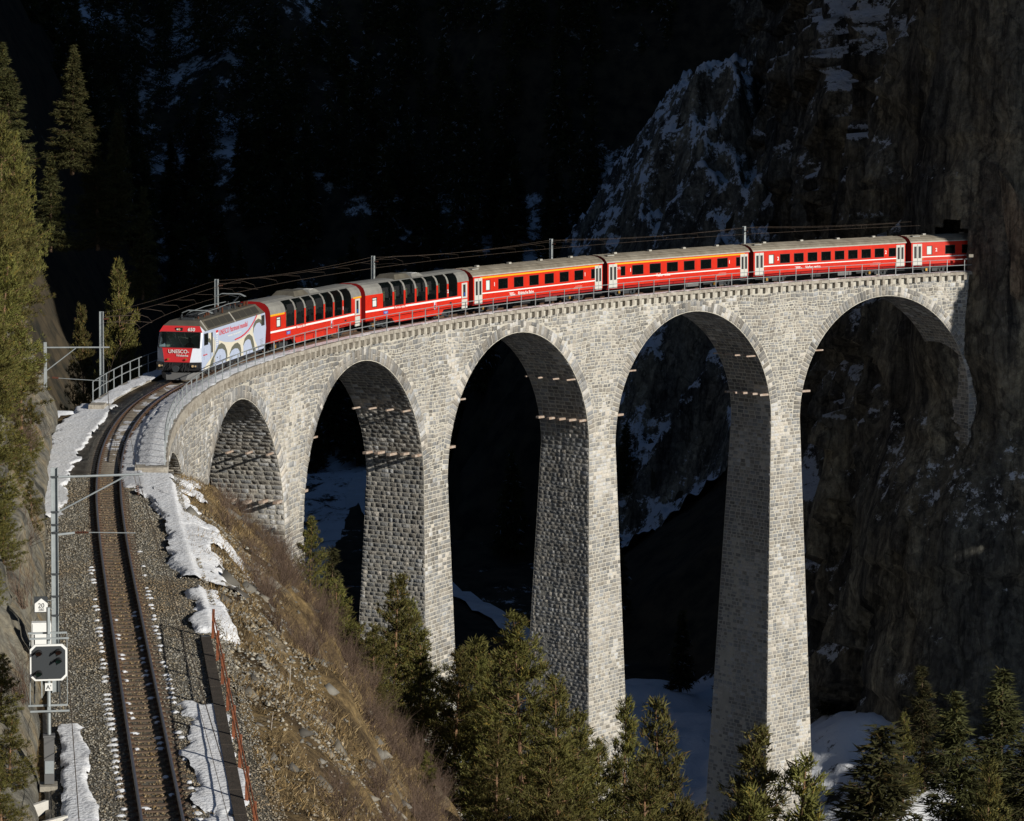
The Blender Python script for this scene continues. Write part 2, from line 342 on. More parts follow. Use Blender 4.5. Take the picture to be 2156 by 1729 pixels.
def Hmain(x, y):
    x = np.asarray(x, float); y = np.asarray(y, float)
    s = s_of_y(np.minimum(y, 45)); xt = xt_of_y(np.minimum(y, 45)); q = np.interp(s, SS, PSI)
    off = (x-xt)*np.cos(np.minimum(q, .5)); s = s+np.maximum(y-45, 0)
    zt = zs(np.minimum(s, 0))
    A = np.interp(off, [2.8, 4.5, 8, 11, 14, 20, 32, 60, 100], [0, .6, 4.1, 9.4, 14.6, 22.5, 34, 42, 48])
    wn = np.clip((off-2.5)/6, 0, 1)
    A = A + wn*(fbm(x*.16, y*.16, 0, 4)*1.1 + fbm(x*.5, y*.5, 3, 4, ridged=True)*.22 + cells(x*.45+fbm(x*.3,y*.3,2,2), y*.45, 9)*.5)
    se = s-.3*np.maximum(off-2.4, 0)
    B = np.interp(se, [-22, -14, -6, 4, 17, 30, 50, 75, 100], [0, 1.2, 2.55, 5.0, 13, 24, 38, 46, 48])
    B = np.where(off < -1.2, np.interp(s, [1, 7, 17, 30, 50, 75], [0, 4, 13, 24, 40, 48]), B)
    L_ = np.where(off < -3, np.clip((s-2)/6, 0, 1)*1.1*np.clip(-off-3, 0, 30), 0)
    z1 = zt-.47-A-B-L_
    fl = -50+fbm(x*.03, y*.03, 7, 4)*2.5
    d, sd_ = dist_poly(x, y, CLIFF)
    ap = -32-.2*np.maximum(0, y-78)-.55*d+fbm(x*.12, y*.12, 11, 4)*1.3
    crag = -34+1.5*(x-15)+fbm(x*.09, y*.09, 31, 5, ridged=True)*4.5-np.maximum(0, 262-y)*.55-np.maximum(0, y-335)*1.2; crag = np.minimum(crag, 18+fbm(x*.14, y*.14, 33, 4, ridged=True)*4)-np.maximum(0, 12-x)*2-np.maximum(0, x-57)*4-np.maximum(0, 276-y)*.8
    back = fl+np.maximum(0, y-(372+18*fbm(x*.02, y*.02, 5, 3)))*.95
    left = fl+np.clip((-10-.10*(y-150)-x), 0, 60)*2.0*np.clip((y-60)/60, 0, 1)+fbm(x*.05, y*.05, 2, 4)*2
    z = np.maximum.reduce([fl, ap, back, left, crag, -30-.75*d-np.maximum(0, 190-y)*.6])
    k = 1.5
    z = np.where(y < 130, np.maximum(z, z1)+k*np.exp(-np.abs(z-z1)/k)*.5*(off > 3), z)
    return z
def grid(name, x0, x1, nx, y0, y1, ny, fn, m, power=1.):
    xs = np.linspace(x0, x1, nx); ys = y0+(y1-y0)*np.linspace(0, 1, ny)**power
    X, Y = np.meshgrid(xs, ys); Z = fn(X, Y); V = np.stack([X, Y, Z], -1).reshape(-1, 3)
    i = np.arange(ny-1)[:, None]*nx+np.arange(nx-1)[None]; q = np.stack([i, i+1, i+nx+1, i+nx], -1).reshape(-1, 4)
    me = npmesh(name, V, q, mats=[MT[m]], smooth=True); return link(name, me)
NX0, NX1, NY0, NY1 = -4., 44., -118., 24.
near = grid('hillside', NX0, NX1, 300, NY0, NY1, 700, lambda x, y: Hmain(x, y)+fbm(x*1.5, y*1.5, 1, 3)*.07*np.clip(np.abs(x-xt_of_y(y))-2.2, 0, 1), 'g_slope'); tag(near, kind='structure')
def Hfar(x, y):
    inn = (x > NX0+1) & (x < NX1-1) & (y > NY0+1) & (y < NY1-1)
    return Hmain(x, y)-np.where(inn, 2.5, .05)-fbm(x*.25, y*.25, 4, 3)*.5
va = grid('valley_ground', -6, 130, 200, -170, 172, 330, Hfar, 'g_valley'); tag(va, kind='structure')
va = grid('valley_floor', -6, 130, 190, 171.9, 372, 230, Hfar, 'g_floor'); tag(va, kind='structure')
va = grid('wooded_slope', -150, -5.9, 150, -170, 372, 430, Hfar, 'g_forest'); tag(va, kind='structure')
va = grid('upper_mountain', -900, -40, 60, -700, 330, 80, lambda x, y: np.minimum((-40-x)*.95, 420)+38*np.clip((150-y)/60, 0, 1)-52+fbm(x*.01, y*.01, 3, 4)*14*np.clip((-60-x)/60, 0, 1), 'g_forest'); tag(va, kind='structure')  # slope left of the view, added to cut down the sky light
mo = grid('forest_mountain', -420, 420, 220, 371, 900, 160, lambda x, y: Hmain(x, y)+fbm(x*.02, y*.02, 8, 5)*7*np.clip((y-380)/60, 0, 1)+.1, 'g_forest', 1.3); tag(mo, kind='structure')
cg = grid('snowy_crag', 25, 62, 100, 228, 352, 190, lambda x, y: Hmain(x, y)+.6+fbm(x*.35, y*.35, 41, 4, ridged=True)*.9*np.clip((x-16)/4, 0, 1), 'g_crag'); tag(cg, kind='structure')
# ground beyond, so that the sheet reaches far in every direction
og = MB()
for x0, x1, y0, y1 in ((-1500,-70,-900,371), (130,1500,-900,371), (-70,130,-900,-170), (-1500,-420,371,900), (420,1500,371,900), (-1500,1500,900,1500)):
    og.poly([(x0,y0,-53), (x1,y0,-53), (x1,y1,-53), (x0,y1,-53)], 'g_forest')
tag(og.build('outer_ground'), kind='structure')

# ---- the cliff
def resample(P, ds):
    L = np.concatenate([[0], np.cumsum(np.linalg.norm(np.diff(P, axis=0), axis=1))]); t = []
    x = 0.
    while x < L[-1]:
        t.append(x); px_ = np.interp(x, L, P[:, 0]); py_ = np.interp(x, L, P[:, 1]); d = math.hypot(px_-62, py_-100)
        x += ds*(1+max(0, d-110)/60)
    t = np.array(t); return np.stack([np.interp(t, L, P[:, 0]), np.interp(t, L, P[:, 1])], -1), t
CP, CT = resample(CLIFF, .75)
tg = np.gradient(CP, axis=0); tg /= np.linalg.norm(tg, axis=1)[:, None]
ker = np.ones(9)/9; tg = np.stack([np.convolve(np.pad(tg[:, i], 4, 'edge'), ker, 'valid') for i in (0, 1)], -1); tg /= np.linalg.norm(tg, axis=1)[:, None]
cn = np.stack([-tg[:, 1], tg[:, 0]], -1)           # outward (to the gorge): left of travel
cn = -cn if (np.array([0, 100])-CP[len(CP)//3])@cn[len(CP)//3] < 0 else cn
zz = np.concatenate([np.arange(-62, 62, .75), np.arange(62, 262, 5)])
Zc, Ti = np.meshgrid(zz, CT); Xc = CP[:, 0][:, None]+0*Zc; Yc = CP[:, 1][:, None]+0*Zc
portal = np.hypot(Xc-W(122, 0, 0)[0], Yc-W(122, 0, 0)[1])
wx = Ti+fbm(Ti*.06, Zc*.06, 13, 3)*5; wz = Zc+fbm(Ti*.06, Zc*.06, 17, 3)*7
big = fbm(Ti*.03, Zc*.015, 1, 3)*3.2+cells(wx/15, wz/38, 2)*3.8+cells(wx/6+wz/40, wz/15, 3)*2.7+cells(wx/2.6-wz/30, wz/6, 4)*1.1+cells(wx/1.2, wz/2.4, 5)*.55+fbm(Ti*.5, Zc*.3, 9, 3)*.35
quiet = np.clip((portal-4)/12, .05, 1); qz = np.clip(1-np.abs(Zc)/22, 0, 1)
quiet = quiet*qz+(1-qz)*np.maximum(quiet, .4)
lean = -np.interp(Zc, [-62,-38,-10,0,40,55,82,120,262], [-8.5,-4,-1,0,2.5,4,14,22,44])  # upper face recedes so sun reaches only the tops of the left trees
st_ = fbm(Ti*.05, Zc*.03, 21, 2); step = (np.round((Zc+6*st_)/13)*13-(Zc+6*st_))*.16
disp = (big*quiet+step*quiet)+lean
disp = disp+1.9*np.exp(-(portal/9)**2)*np.clip((Zc+9)/4, 0, 1); low_b = np.exp(-(portal/13)**2)*np.clip((-11-Zc)/10, 0, 1)*3.2; nose = np.hypot(Xc-88, Yc-69); disp = disp+low_b+2.4*np.exp(-(nose/13)**2)*np.clip((14-Zc)/12, 0, 1)  # nose: unseen buttress, bulged out low down to shade the rock by the portal
Xc = Xc+disp*cn[:, 0][:, None]; Yc = Yc+disp*cn[:, 1][:, None]
nz = len(zz); i = np.arange(len(CT)-1)[:, None]*nz+np.arange(nz-1)[None]
q = np.stack([i, i+nz, i+nz+1, i+1], -1).reshape(-1, 4)
Vc = np.stack([Xc, Yc, Zc], -1).reshape(-1, 3)
# tunnel mouth: leave out the faces inside the portal arch (horseshoe 2.6 m half width)
cen = Vc[q].mean(1); T122 = Tn(122.); N122 = Nn(122.); P122 = W(122., 0, 0)
rel = cen-P122; lo_ = rel@N122; lz = rel[:, 2]; la = rel@T122
inside = (np.abs(la) < 14) & (lz > -.6) & (((lz < 2.2) & (np.abs(lo_) < 2.15)) | (np.hypot(lo_, lz-2.2) < 2.15))
me = npmesh('cliff', Vc, q[~inside], mats=[MT['g_cliff']], smooth=False)
tag(link('cliff', me), kind='structure')
# plateau over the cliff
pl = MB(); top = Vc.reshape(len(CT), nz, 3)[:, -1]
for a, b in zip(top[:-1:4], top[4::4]): pl.poly([tuple(a), (700, a[1]*.5+150, 262), (700, b[1]*.5+150, 262), tuple(b)], 'g_cliff')
tag(pl.build('cliff_plateau'), kind='structure')
exec_after = []
# =============================================================== VIADUCT
via = empty('railway_viaduct', Wp(55, 0, 0), 'curved grey stone viaduct of tall arches carrying the red train', 'viaduct')
VO = np.array(via.location)
def vlink(name, me):
    o = link(name, me, via); me.transform(Matrix.Translation(tuple(-VO))); return o
S0, S1 = -22., 126.
core = {'V': [], 'Q': []}
def cgrid(P):   # P: (n, m, 3)
    n, m_ = P.shape[:2]; b = sum(len(v) for v in core['V']); core['V'].append(P.reshape(-1, 3))
    i = np.arange(n-1)[:, None]*m_+np.arange(m_-1)[None]; core['Q'].append((b+np.stack([i, i+1, i+m_+1, i+m_], -1)).reshape(-1, 4))
samp = [S0]
for si in ARC: samp += list(si+AR*np.cos(np.linspace(math.pi, 0, 41)))
samp += list(np.arange(ARC[-1]+AR+.2, S1, 1.5))+[S1]
samp = np.array(samp); low = np.full(len(samp), VS)
for si in ARC:
    k = np.abs(samp-si) <= AR+1e-6; low[k] = VS+np.sqrt(np.maximum(0, AR**2-(samp[k]-si)**2))
TOPV = -.34
for o in (FO, -FO):
    P = np.stack([W(samp, o, low), W(samp, o, TOPV)], 1); cgrid(P if o < 0 else P[::-1])
for si in ARC:
    th = np.linspace(0, math.pi, 41); sth = si+AR*np.cos(th); v = VS+AR*np.sin(th)
    cgrid(np.stack([W(sth, o, v) for o in np.linspace(-FO, FO, 5)], 1))
cgrid(np.stack([W(samp, -FO, TOPV), W(samp, FO, TOPV)], 1))
def pier_pt(j, ks, ko, v):     # ks, ko = -1..1
    d = (VS-v)*BAT; return W(PIER[j]+ks*(HW+d), ko*(FO+d), v)
PB = -72.
for j in range(5):
    for a, b in (((-1,-1), (1,-1)), ((1,-1), (1,1)), ((1,1), (-1,1)), ((-1,1), (-1,-1))):
        cgrid(np.stack([np.stack([pier_pt(j, a[0]+(b[0]-a[0])*t, a[1]+(b[1]-a[1])*t, v) for v in (VS, PB)], 0) for t in (0, .5, 1)], 0))
# abutments: solid masonry down to the ground at both ends
for s0, s1 in ((S0, ARC[0]-AR), (ARC[-1]+AR, S1)):
    q_ = np.linspace(s0, s1, 5)
    for o in (FO, -FO): cgrid(np.stack([W(q_, o, VS+0*q_), W(q_, o, PB if s0 > 0 else VS-4)], 1))
    for s_ in (s0, s1): cgrid(np.stack([np.stack([W(s_, o, TOPV), W(s_, o, PB if s0 > 0 else VS-4)]) for o in (-FO, FO)], 0))
me = npmesh('masonry_core', np.concatenate(core['V']), np.concatenate(core['Q']), mats=[MT['mortar']]); me.validate()
vlink('masonry_core', me)

# ---- single stones: arrays of (4 corner points, normal) -> raised, uneven blocks
class Stones:
    def __init__(s): s.C = []; s.N = []; s.h = []; s.jit = []; s.tone = []
    def add(s, C, N, h, jit, tone): s.C.append(np.asarray(C)); s.N.append(np.broadcast_to(N, (len(C), 3))); n = len(C); s.h.append(np.full(n, h)); s.jit.append(np.full(n, jit)); s.tone.append(np.full(n, tone))
    def mesh(s):
        C = np.concatenate(s.C); N = np.concatenate(s.N); h = np.concatenate(s.h); jit = np.concatenate(s.jit); n = len(C); tone = np.concatenate(s.tone)
        cen = C.mean(1, keepdims=True); e1 = (C[:, 1]-C[:, 0])[:, None]; e2 = (C[:, 3]-C[:, 0])[:, None]
        l1 = np.linalg.norm(e1, axis=-1, keepdims=True); l2 = np.linalg.norm(e2, axis=-1, keepdims=True)
        base = C+(RNG.random((n, 4, 1))-.5)*2*jit[:, None, None]*(e1/l1)+(RNG.random((n, 4, 1))-.5)*2*jit[:, None, None]*(e2/l2)*.7
        top = cen+(base-cen)*(1-.10/np.minimum(l1, l2)*.45*(.7+.6*RNG.random((n, 4, 1))))
        hh = h[:, None, None]*(.35+.9*RNG.random((n, 1, 1))+.35*RNG.random((n, 4, 1)))
        top = top+N[:, None]*hh; base = base-N[:, None]*.02
        mid = cen+e1*(RNG.random((n, 1, 1))-.5)*.5+e2*(RNG.random((n, 1, 1))-.5)*.5+N[:, None]*(hh.mean(1, keepdims=True)*(.95+.35*RNG.random((n, 1, 1))))
        V = np.concatenate([base, top, mid], 1)              # n,9,3
        g = RNG.normal(0, 1, n); cc_ = C.mean(1); patch = fbm(cc_[:, 0]*.22, cc_[:, 1]*.22, cc_[:, 2]*.16, 4); lime = (fbm(cc_[:, 0]*.5, cc_[:, 1]*.5, cc_[:, 2]*.3, 3)+RNG.normal(0, .25, n)) > .72
        streak = fbm(cc_[:, 0]*1.3, cc_[:, 1]*1.3, cc_[:, 2]*.07, 3)
        val = np.clip(tone*np.exp(.20*g+.30*patch-.28*np.maximum(0, streak)), .10, .58); val = np.where(lime, .56, val)
        warm = RNG.random(n)[:, None]
        col = val[:, None]*(np.array([.98,1.0,1.01])*(1-warm)+np.array([1.10,1.0,.85])*warm)
        return V, np.repeat(col[:, None], 9, 1), C
FQ = np.array([(0,1,5,4), (1,2,6,5), (2,3,7,6), (3,0,4,7)]); FT = np.array([(4,5,8), (5,6,8), (6,7,8), (7,4,8)])
def emit(V, Cc, idx, single, pname, stuffname):
    """the first of idx as objects of their own, the rest joined"""
    for k in idx[:single]:
        me = npmesh(pname, V[k], FQ, FT, mats=[MT['stone']], cols=Cc[k]); vlink(pname, me)
    rest = idx[single:]; n = len(rest); b = np.arange(n)[:, None, None]*9
    me = npmesh(stuffname, V[rest].reshape(-1, 3), (FQ[None]+b).reshape(-1, 4), (FT[None]+b).reshape(-1, 3), mats=[MT['stone']], cols=Cc[rest].reshape(-1, 3))
    o = vlink(stuffname, me); o['kind'] = 'stuff'
def splitrow(u0, u1, wmin, wmax):
    out = []; u = u0
    while u < u1-.01:
        w_ = random.uniform(wmin, wmax)
        if u1-u-w_ < wmin*.6: w_ = u1-u
        out.append((u, u+w_)); u += w_
    return out
st = Stones(); J = .017
# spandrel wall of the visible side (rubble courses)
v = TOPV-.42
while v > VS:
    hgt = random.uniform(.19, .36); v1 = v-hgt; vm = (v+v1)/2
    iv = [(S0, S1)]
    y_ = vm-VS; hx = math.sqrt(max(0, (AR+TR+.02)**2-y_**2))
    for si in ARC:
        nv = []
        for a, b in iv:
            if si-hx <= a and si+hx >= b: continue
            if si-hx > a and si+hx < b: nv += [(a, si-hx), (si+hx, b)]
            elif si-hx <= a < si+hx: nv.append((si+hx, b))
            elif a < si-hx < b: nv.append((a, si-hx))
            else: nv.append((a, b))
        iv = nv
    for a, b in iv:
        if b-a < .12: continue
        for u0, u1 in splitrow(a, b, .22, .62):
            if random.random() < .16 and hgt > .26 and u1-u0 > .3:
                vm2 = v-hgt*random.uniform(.4, .6); segs = [(v, vm2), (vm2, v1)]
            else: segs = [(v, v1)]
            for va_, vb_ in segs:
                uq = np.array([u0+J, u1-J, u1-J, u0+J]); vq = np.array([vb_+J, vb_+J, va_-J, va_-J]); uq = uq+fbm(uq*.9, vq*.9, 4, 2)*.05
                vq = np.minimum(vq+fbm(uq*.28, vq*.5, 8, 2)*.13+fbm(uq*1.3, vq*1.2, 9, 2)*.06, TOPV-.02)
                C = W(uq, FO, vq)
                st.C.append(C[None]); st.N.append(Nn((u0+u1)/2)[None]); st.h.append([.03]); st.jit.append([.045]); st.tone.append([.305])
    v = v1
# piers: front faces (regular courses), near flanks and far flanks (rock faced)
def face_rows(fn, nfn, half, v0, v1, h0, h1, w0, w1, hgt, jit, tone):
    v = v0
    while v > v1:
        dv = random.uniform(h0, h1); vb = v-dv; vm = (v+vb)/2; hw = half(vm); 
        for u0, u1 in splitrow(-hw, hw, w0, w1):
            q = [(u0+J, vb+J), (u1-J, vb+J), (u1-J, v-J), (u0+J, v-J)]
            st.C.append(np.array([fn(a, b) for a, b in q])[None]); st.N.append(nfn()[None]); st.h.append([hgt]); st.jit.append([jit]); st.tone.append([tone])
        v = vb
PVB = [-12, -19, -33, -44, -50]
for j in range(5):
    dd = lambda v: (VS-v)*BAT
    face_rows(lambda a, b: W(PIER[j]+a, FO+dd(b), b), lambda: Nn(PIER[j]), lambda v: HW+dd(v), VS, PVB[j]-3, .24, .34, .3, .7, .03, .024, .31)
    for sg in (-1, 1):
        if sg > 0 and j == 4: pass
        face_rows(lambda a, b: W(PIER[j]+sg*(HW+dd(b)), a*-sg, b), lambda: Tn(PIER[j])*sg, lambda v: FO+dd(v), VS, PVB[j]-3, .25, .36, .32, .75, .017, .012, .33)
# abutment at the cliff: flank and front below the last arch
sE = ARC[-1]+AR
face_rows(lambda a, b: W(sE, -a, b), lambda: -Tn(sE), lambda v: FO, VS, VS-14, .25, .36, .32, .75, .03, .018, .3)
face_rows(lambda a, b: W(sE+2.4+a, FO, b), lambda: Nn(sE), lambda v: 2.4, VS, VS-14, .24, .34, .3, .7, .03, .02, .3)
# soffits: courses across the vault
for si in ARC:
    n = 92
    for k in range(n):
        t0, t1 = math.pi*k/n, math.pi*(k+1)/n; tm = (t0+t1)/2
        if abs(tm-math.pi/2) < .01: continue
        nrm = -math.cos(tm)*Tn(si)-math.sin(tm)*np.array([0, 0, 1.])
        lowpart = math.sin(tm) < .62
        for u0, u1 in splitrow(-FO+.0, FO, .35, .85):
            C = W(si+AR*np.cos(np.array([t0, t0, t1, t1])), np.array([u0+J, u1-J, u1-J, u0+J]), VS+AR*np.sin(np.array([t0+.0022, t0+.0022, t1-.0022, t1-.0022])))
            st.C.append(C[None, ::-1] if False else C[None]); st.N.append(nrm[None]); st.h.append([.018]); st.jit.append([.018]); st.tone.append([.28])
V, Cc, C0 = st.mesh()
cen = V[:, 8]; d2 = ((cen-CAM)**2).sum(1); area = np.linalg.norm(np.cross(C0[:, 1]-C0[:, 0], C0[:, 3]-C0[:, 0]), axis=1)
Nall = np.concatenate(st.N); facing = np.maximum(0, (Nall*(CAM-cen)).sum(1))/np.sqrt(d2)
vis = (cen[:, 2] > Hmain(cen[:, 0], cen[:, 1])+1.5)
score = area*facing/d2*vis; idx = np.argsort(-score)
print('stones', len(idx)); emit(V, Cc, idx, 290, 'stone', 'stonework')
# voussoirs of the visible arch rings
st = Stones(); NV = 88
for si in ARC:
    for k in range(NV):
        t0, t1 = math.pi*k/NV+.0022, math.pi*(k+1)/NV-.0022
        cut = [AR+.02, AR+TR] if random.random() < .45 else [AR+.02, AR+TR*random.uniform(.35, .65), AR+TR]
        for r0, r1 in zip(cut[:-1], cut[1:]):
            r0_, r1_ = r0+.012, r1-.012
            C = W(si+np.array([r0_*math.cos(t0), r1_*math.cos(t0), r1_*math.cos(t1), r0_*math.cos(t1)]), FO, VS+np.array([r0_*math.sin(t0), r1_*math.sin(t0), r1_*math.sin(t1), r0_*math.sin(t1)]))
            st.C.append(C[None]); st.N.append(Nn(si)[None]); st.h.append([.055]); st.jit.append([.012]); st.tone.append([.31])
V, Cc, C0 = st.mesh(); cen = V[:, 8]; d2 = ((cen-CAM)**2).sum(1); vis = (cen[:, 2] > Hmain(cen[:, 0], cen[:, 1])+.5)
idx = np.argsort(-(1/d2*vis*np.maximum(.05, (np.concatenate(st.N)*(CAM-cen)).sum(1)/np.sqrt(d2)))); emit(V, Cc, idx, 290, 'voussoir', 'far_voussoirs')
# coping slabs, corbels, walkways
def vbox(name, s0, s1, o0, o1, v0, v1, m):
    P = [W(s0,o0,v0), W(s0,o1,v0), W(s1,o1,v0), W(s1,o0,v0), W(s0,o0,v1), W(s0,o1,v1), W(s1,o1,v1), W(s1,o0,v1)]
    b = MB(); b.hexa([p-VO for p in P], m); return b
s = S0; k = 0
while s < 122:
    L_ = random.uniform(.9, 1.5); dz = random.uniform(-.012, .012)
    vbox('c', s+.012, s+L_-.012, 1.9 if s > S0+.1 else 1.2, 2.72+random.uniform(-.015, .015), -.27+dz, -.012+dz, 'coping').build('coping_slab', via)
    s += L_
for o0, o1 in ((-2.72, -1.9),):
    q_ = np.arange(0., 122, 2.)
    for a, b in zip(q_[:-1], q_[1:]): vbox('c', a+.01, b-.01, o0, o1, -.27, -.012, 'coping').build('coping_slab', via)
s = -19.
while s < 121.5:
    h_ = random.uniform(.4, .5)
    vbox('c', s, s+.30, FO-.1, 2.70, -.27-h_, -.272, 'coping').build('corbel', via)
    s += .945
sweep('deck_fill', S0, 126, [(-2.3, -.30), (2.3, -.30), (2.3, -.72), (-2.3, -.72)], 'concrete', ds=2).parent = via
bpy.data.objects['deck_fill'].data.transform(Matrix.Translation(tuple(-VO)))
# iron beams left in the piers
def beam(s_, o_, v_, dirn, L_, wd, ht):
    b = MB(); p = W(s_, o_, v_)-VO; t = Tn(s_)*dirn; b.bar(p-t*.3, p+t*L_, wd, ht, 'rusty_iron'); b.build('iron_beam', via)
for i in range(6):
    for lvl, off_n, wd, ht, L_ in ((-6.1, 4, .12, .12, 1.15), (-9.5, 5, .30, .17, .95)):
        hx = math.sqrt(AR**2-(lvl-VS)**2)
        for dirn, sb in ((-1, ARC[i]+hx), (1, ARC[i]-hx)):
            if i == 0 or i == 5 and dirn < 0: continue
            for o_ in np.linspace(-1.9, 2.2, off_n):
                beam(sb, o_+random.uniform(-.05, .05), lvl+random.uniform(-.04, .04), dirn, L_*random.uniform(.9, 1.1), wd, ht)
# =============================================================== TRACK
track = empty('railway_track', Wp(-20, 0, -.3), 'single narrow gauge railway track with brown rails curving onto the viaduct', 'railway track')
TO = np.array(track.location)
rp = [(-.055,-.14), (.055,-.14), (.055,-.125), (.012,-.11), (.012,-.04), (.035,-.03), (.035,0), (-.035,0), (-.035,-.03), (-.012,-.04), (-.012,-.11), (-.055,-.125)]
for o_ in (-.535, .535):
    S_ = np.arange(-95, 125.1, .8); n = len(rp)
    V = np.concatenate([W(S_, o_+a*1.25, RAILZ+b) for a, b in rp]).reshape(n, len(S_), 3).transpose(1, 0, 2).reshape(-1, 3)-TO
    i = np.arange(len(S_)-1)[:, None]; k = np.arange(n)[None]; q = np.stack([i*n+k, (i+1)*n+k, (i+1)*n+(k+1) % n, i*n+(k+1) % n], -1)
    mi = np.zeros(q.shape[:2], int); mi[:, 6] = 1
    link('rail', npmesh('rail', V, q.reshape(-1, 4), mats=[MT['rail_side'], MT['rail_top']], midx=mi.ravel()), track)
sb = MB(); sb.hexa([(-.92,-.13,-.16), (.92,-.13,-.16), (.92,.13,-.16), (-.92,.13,-.16), (-.9,-.075,0), (.9,-.075,0), (.9,.075,0), (-.9,.075,0)], 'sleeper'); sm = sb.mesh('sleeper')
for k in range(293):
    s_ = -90+k*.61; o = link('sleeper', sm, track); p = W(s_, 0, RAILZ-.135)-TO; o.location = p; o.rotation_euler = (0, 0, -float(np.interp(s_, SS, PSI))); o.rotation_euler.z += random.uniform(-.01, .01)
cb = MB()
for k in range(180):
    s_ = -90+k*.61
    for o_ in (-.535, .535):
        for dd_ in (-.1, .1): p = W(s_, o_+dd_, RAILZ-.12)-TO; cb.box(p[0]-.045, p[0]+.045, p[1]-.06, p[1]+.06, p[2]-.02, p[2]+.035, 'rail_side')
o = cb.build('rail_clips', track); o['kind'] = 'stuff'
# ballast bed: a sheet with relief, and loose stones on it
def bedv(off, s):
    a = np.abs(off); return np.interp(a, [0, .9, 1.35, 1.9, 3.4], [-.335, -.325, -.33, -.37, -.40])
def bed_mesh(name, s0, s1, oL, oR, ds, do):
    S_ = np.arange(s0, s1, ds); O_ = np.arange(oL, oR+1e-6, do); Sg, Og = np.meshgrid(S_, O_, indexing='ij')
    v = bedv(Og, Sg)+fbm(Sg*4, Og*4, 2, 3)*.018
    P = W(Sg, Og, v); n, m_ = P.shape[:2]; i = np.arange(n-1)[:, None]*m_+np.arange(m_-1)[None]
    o = link(name, npmesh(name, P.reshape(-1, 3), np.stack([i, i+1, i+m_+1, i+m_], -1).reshape(-1, 4)[:, ::-1], mats=[MT['g_gravelbed']], smooth=True)); return tag(o, kind='structure')
bed_mesh('ballast_bed', -98, -21.6, -2.8, 3.0, .14, .12)
bed_mesh('ballast_bed', -21.6, 125, -1.75, 1.45, .3, .12)
def scatter(name, S_, O_, v, smin, smax, palette, kind='stuff'):
    n = len(v); oc = np.array([(1,0,0), (0,1,0), (-1,0,0), (0,-1,0), (0,0,1), (0,0,-.6)], float)
    F = np.array([(0,1,4), (1,2,4), (2,3,4), (3,0,4), (1,0,5), (2,1,5), (3,2,5), (0,3,5)])
    sz = smin+(smax-smin)*RNG.random(n)**2; P = v
    X = oc[None]*(.55+.75*RNG.random((n, 6, 1)))*(np.array([1., .8, .7])*sz[:, None])[:, None]
    a = RNG.random(n)*6.283; ca, sa = np.cos(a)[:, None], np.sin(a)[:, None]
    X = np.stack([X[..., 0]*ca-X[..., 1]*sa, X[..., 0]*sa+X[..., 1]*ca, X[..., 2]], -1)+P[:, None]
    pal = np.array(palette)[RNG.integers(0, len(palette), n)]*(.7+.6*RNG.random((n, 1)))
    if O_ is not None:
        br = (np.clip(1.15-np.abs(O_), 0, 1)*.8+np.clip(fbm(P[:, 0]*.25, P[:, 1]*.25, 3, 3), 0, 1)*.7)[:, None]; br = np.clip(br, 0, 1)
        pal = pal*(1-br)+pal*np.array([.86,.68,.47])*br
    me = npmesh(name, X.reshape(-1, 3), None, (F[None]+np.arange(n)[:, None, None]*6).reshape(-1, 3), mats=[MT['gravel']], cols=np.repeat(pal[:, None], 6, 1).reshape(-1, 3))
    return tag(link(name, me), kind=kind)
GP = [(.27,.25,.21), (.21,.20,.18), (.15,.15,.14), (.34,.32,.27), (.27,.225,.155), (.14,.12,.09), (.31,.275,.215)]
n = 72000; S_ = -96+74*RNG.random(n)**1.15; O_ = RNG.uniform(-2.7, 3.3, n)
P = W(S_, O_, bedv(O_, S_)+.0+.005); scatter('ballast_gravel', S_, O_, P, .022, .065, GP)
n = 16000; S_ = RNG.uniform(-22, 30, n); O_ = RNG.uniform(-1.7, 1.2, n); P = W(S_, O_, bedv(O_, S_)+.01); scatter('ballast_gravel', S_, O_, P, .022, .055, [(.2,.19,.165), (.15,.145,.13), (.26,.25,.22)])
# =============================================================== SNOW
def snowband(name, s0, s1, oL, oR, vfun, thick, ds=.15, do=.06, seed=0, edge=.25, freq=1.1, cover=.0):
    """sheet of snow; it dips under the ground where the noise is low and towards its borders"""
    S_ = np.arange(s0, s1, ds); t = np.linspace(0, 1, max(3, int((max(oR(s0), oR(s1))-min(oL(s0), oL(s1)))/do))); Sg, Tg = np.meshgrid(S_, t, indexing='ij')
    wl = fbm(S_*.8, S_*0, seed+50, 4)[:, None]*edge*.8; wr = fbm(S_*.8, S_*0, seed+60, 4)[:, None]*edge*.8; oa = np.array([oL(x) for x in S_])[:, None]+wl; ob = np.array([oR(x) for x in S_])[:, None]+wr; Og = oa+(ob-oa)*Tg
    eb = np.minimum(Tg, 1-Tg)*(ob-oa); es = np.minimum(Sg-s0, s1-Sg)
    thick = thick*.7; nn = fbm(Sg*freq, Og*freq*1.6, seed, 4)+fbm(Sg*4.5, Og*6, seed+3, 3)*.18
    mask = np.minimum(eb/edge, es/.8)-1.0+cover+nn*.9
    h = np.clip(mask, -1, 1); v = vfun(Og, Sg)+np.where(h > 0, thick*(1-(1-np.minimum(1, np.maximum(h, 0)*1.6))**2), h*.10)+fbm(Sg*1.2, Og*1.8, seed+9, 3)*.010
    P = W(Sg, Og, v); n, m_ = P.shape[:2]; i = np.arange(n-1)[:, None]*m_+np.arange(m_-1)[None]
    keep = (mask > -.25); kk = keep[:-1, :-1] | keep[1:, :-1] | keep[:-1, 1:] | keep[1:, 1:]
    q = np.stack([i, i+1, i+m_+1, i+m_], -1)[:, :, ::-1][kk]
    return tag(link(name, npmesh(name, P.reshape(-1, 3), q, mats=[MT['snow']], smooth=True)), kind='structure')
c_ = lambda a: (lambda s: a)
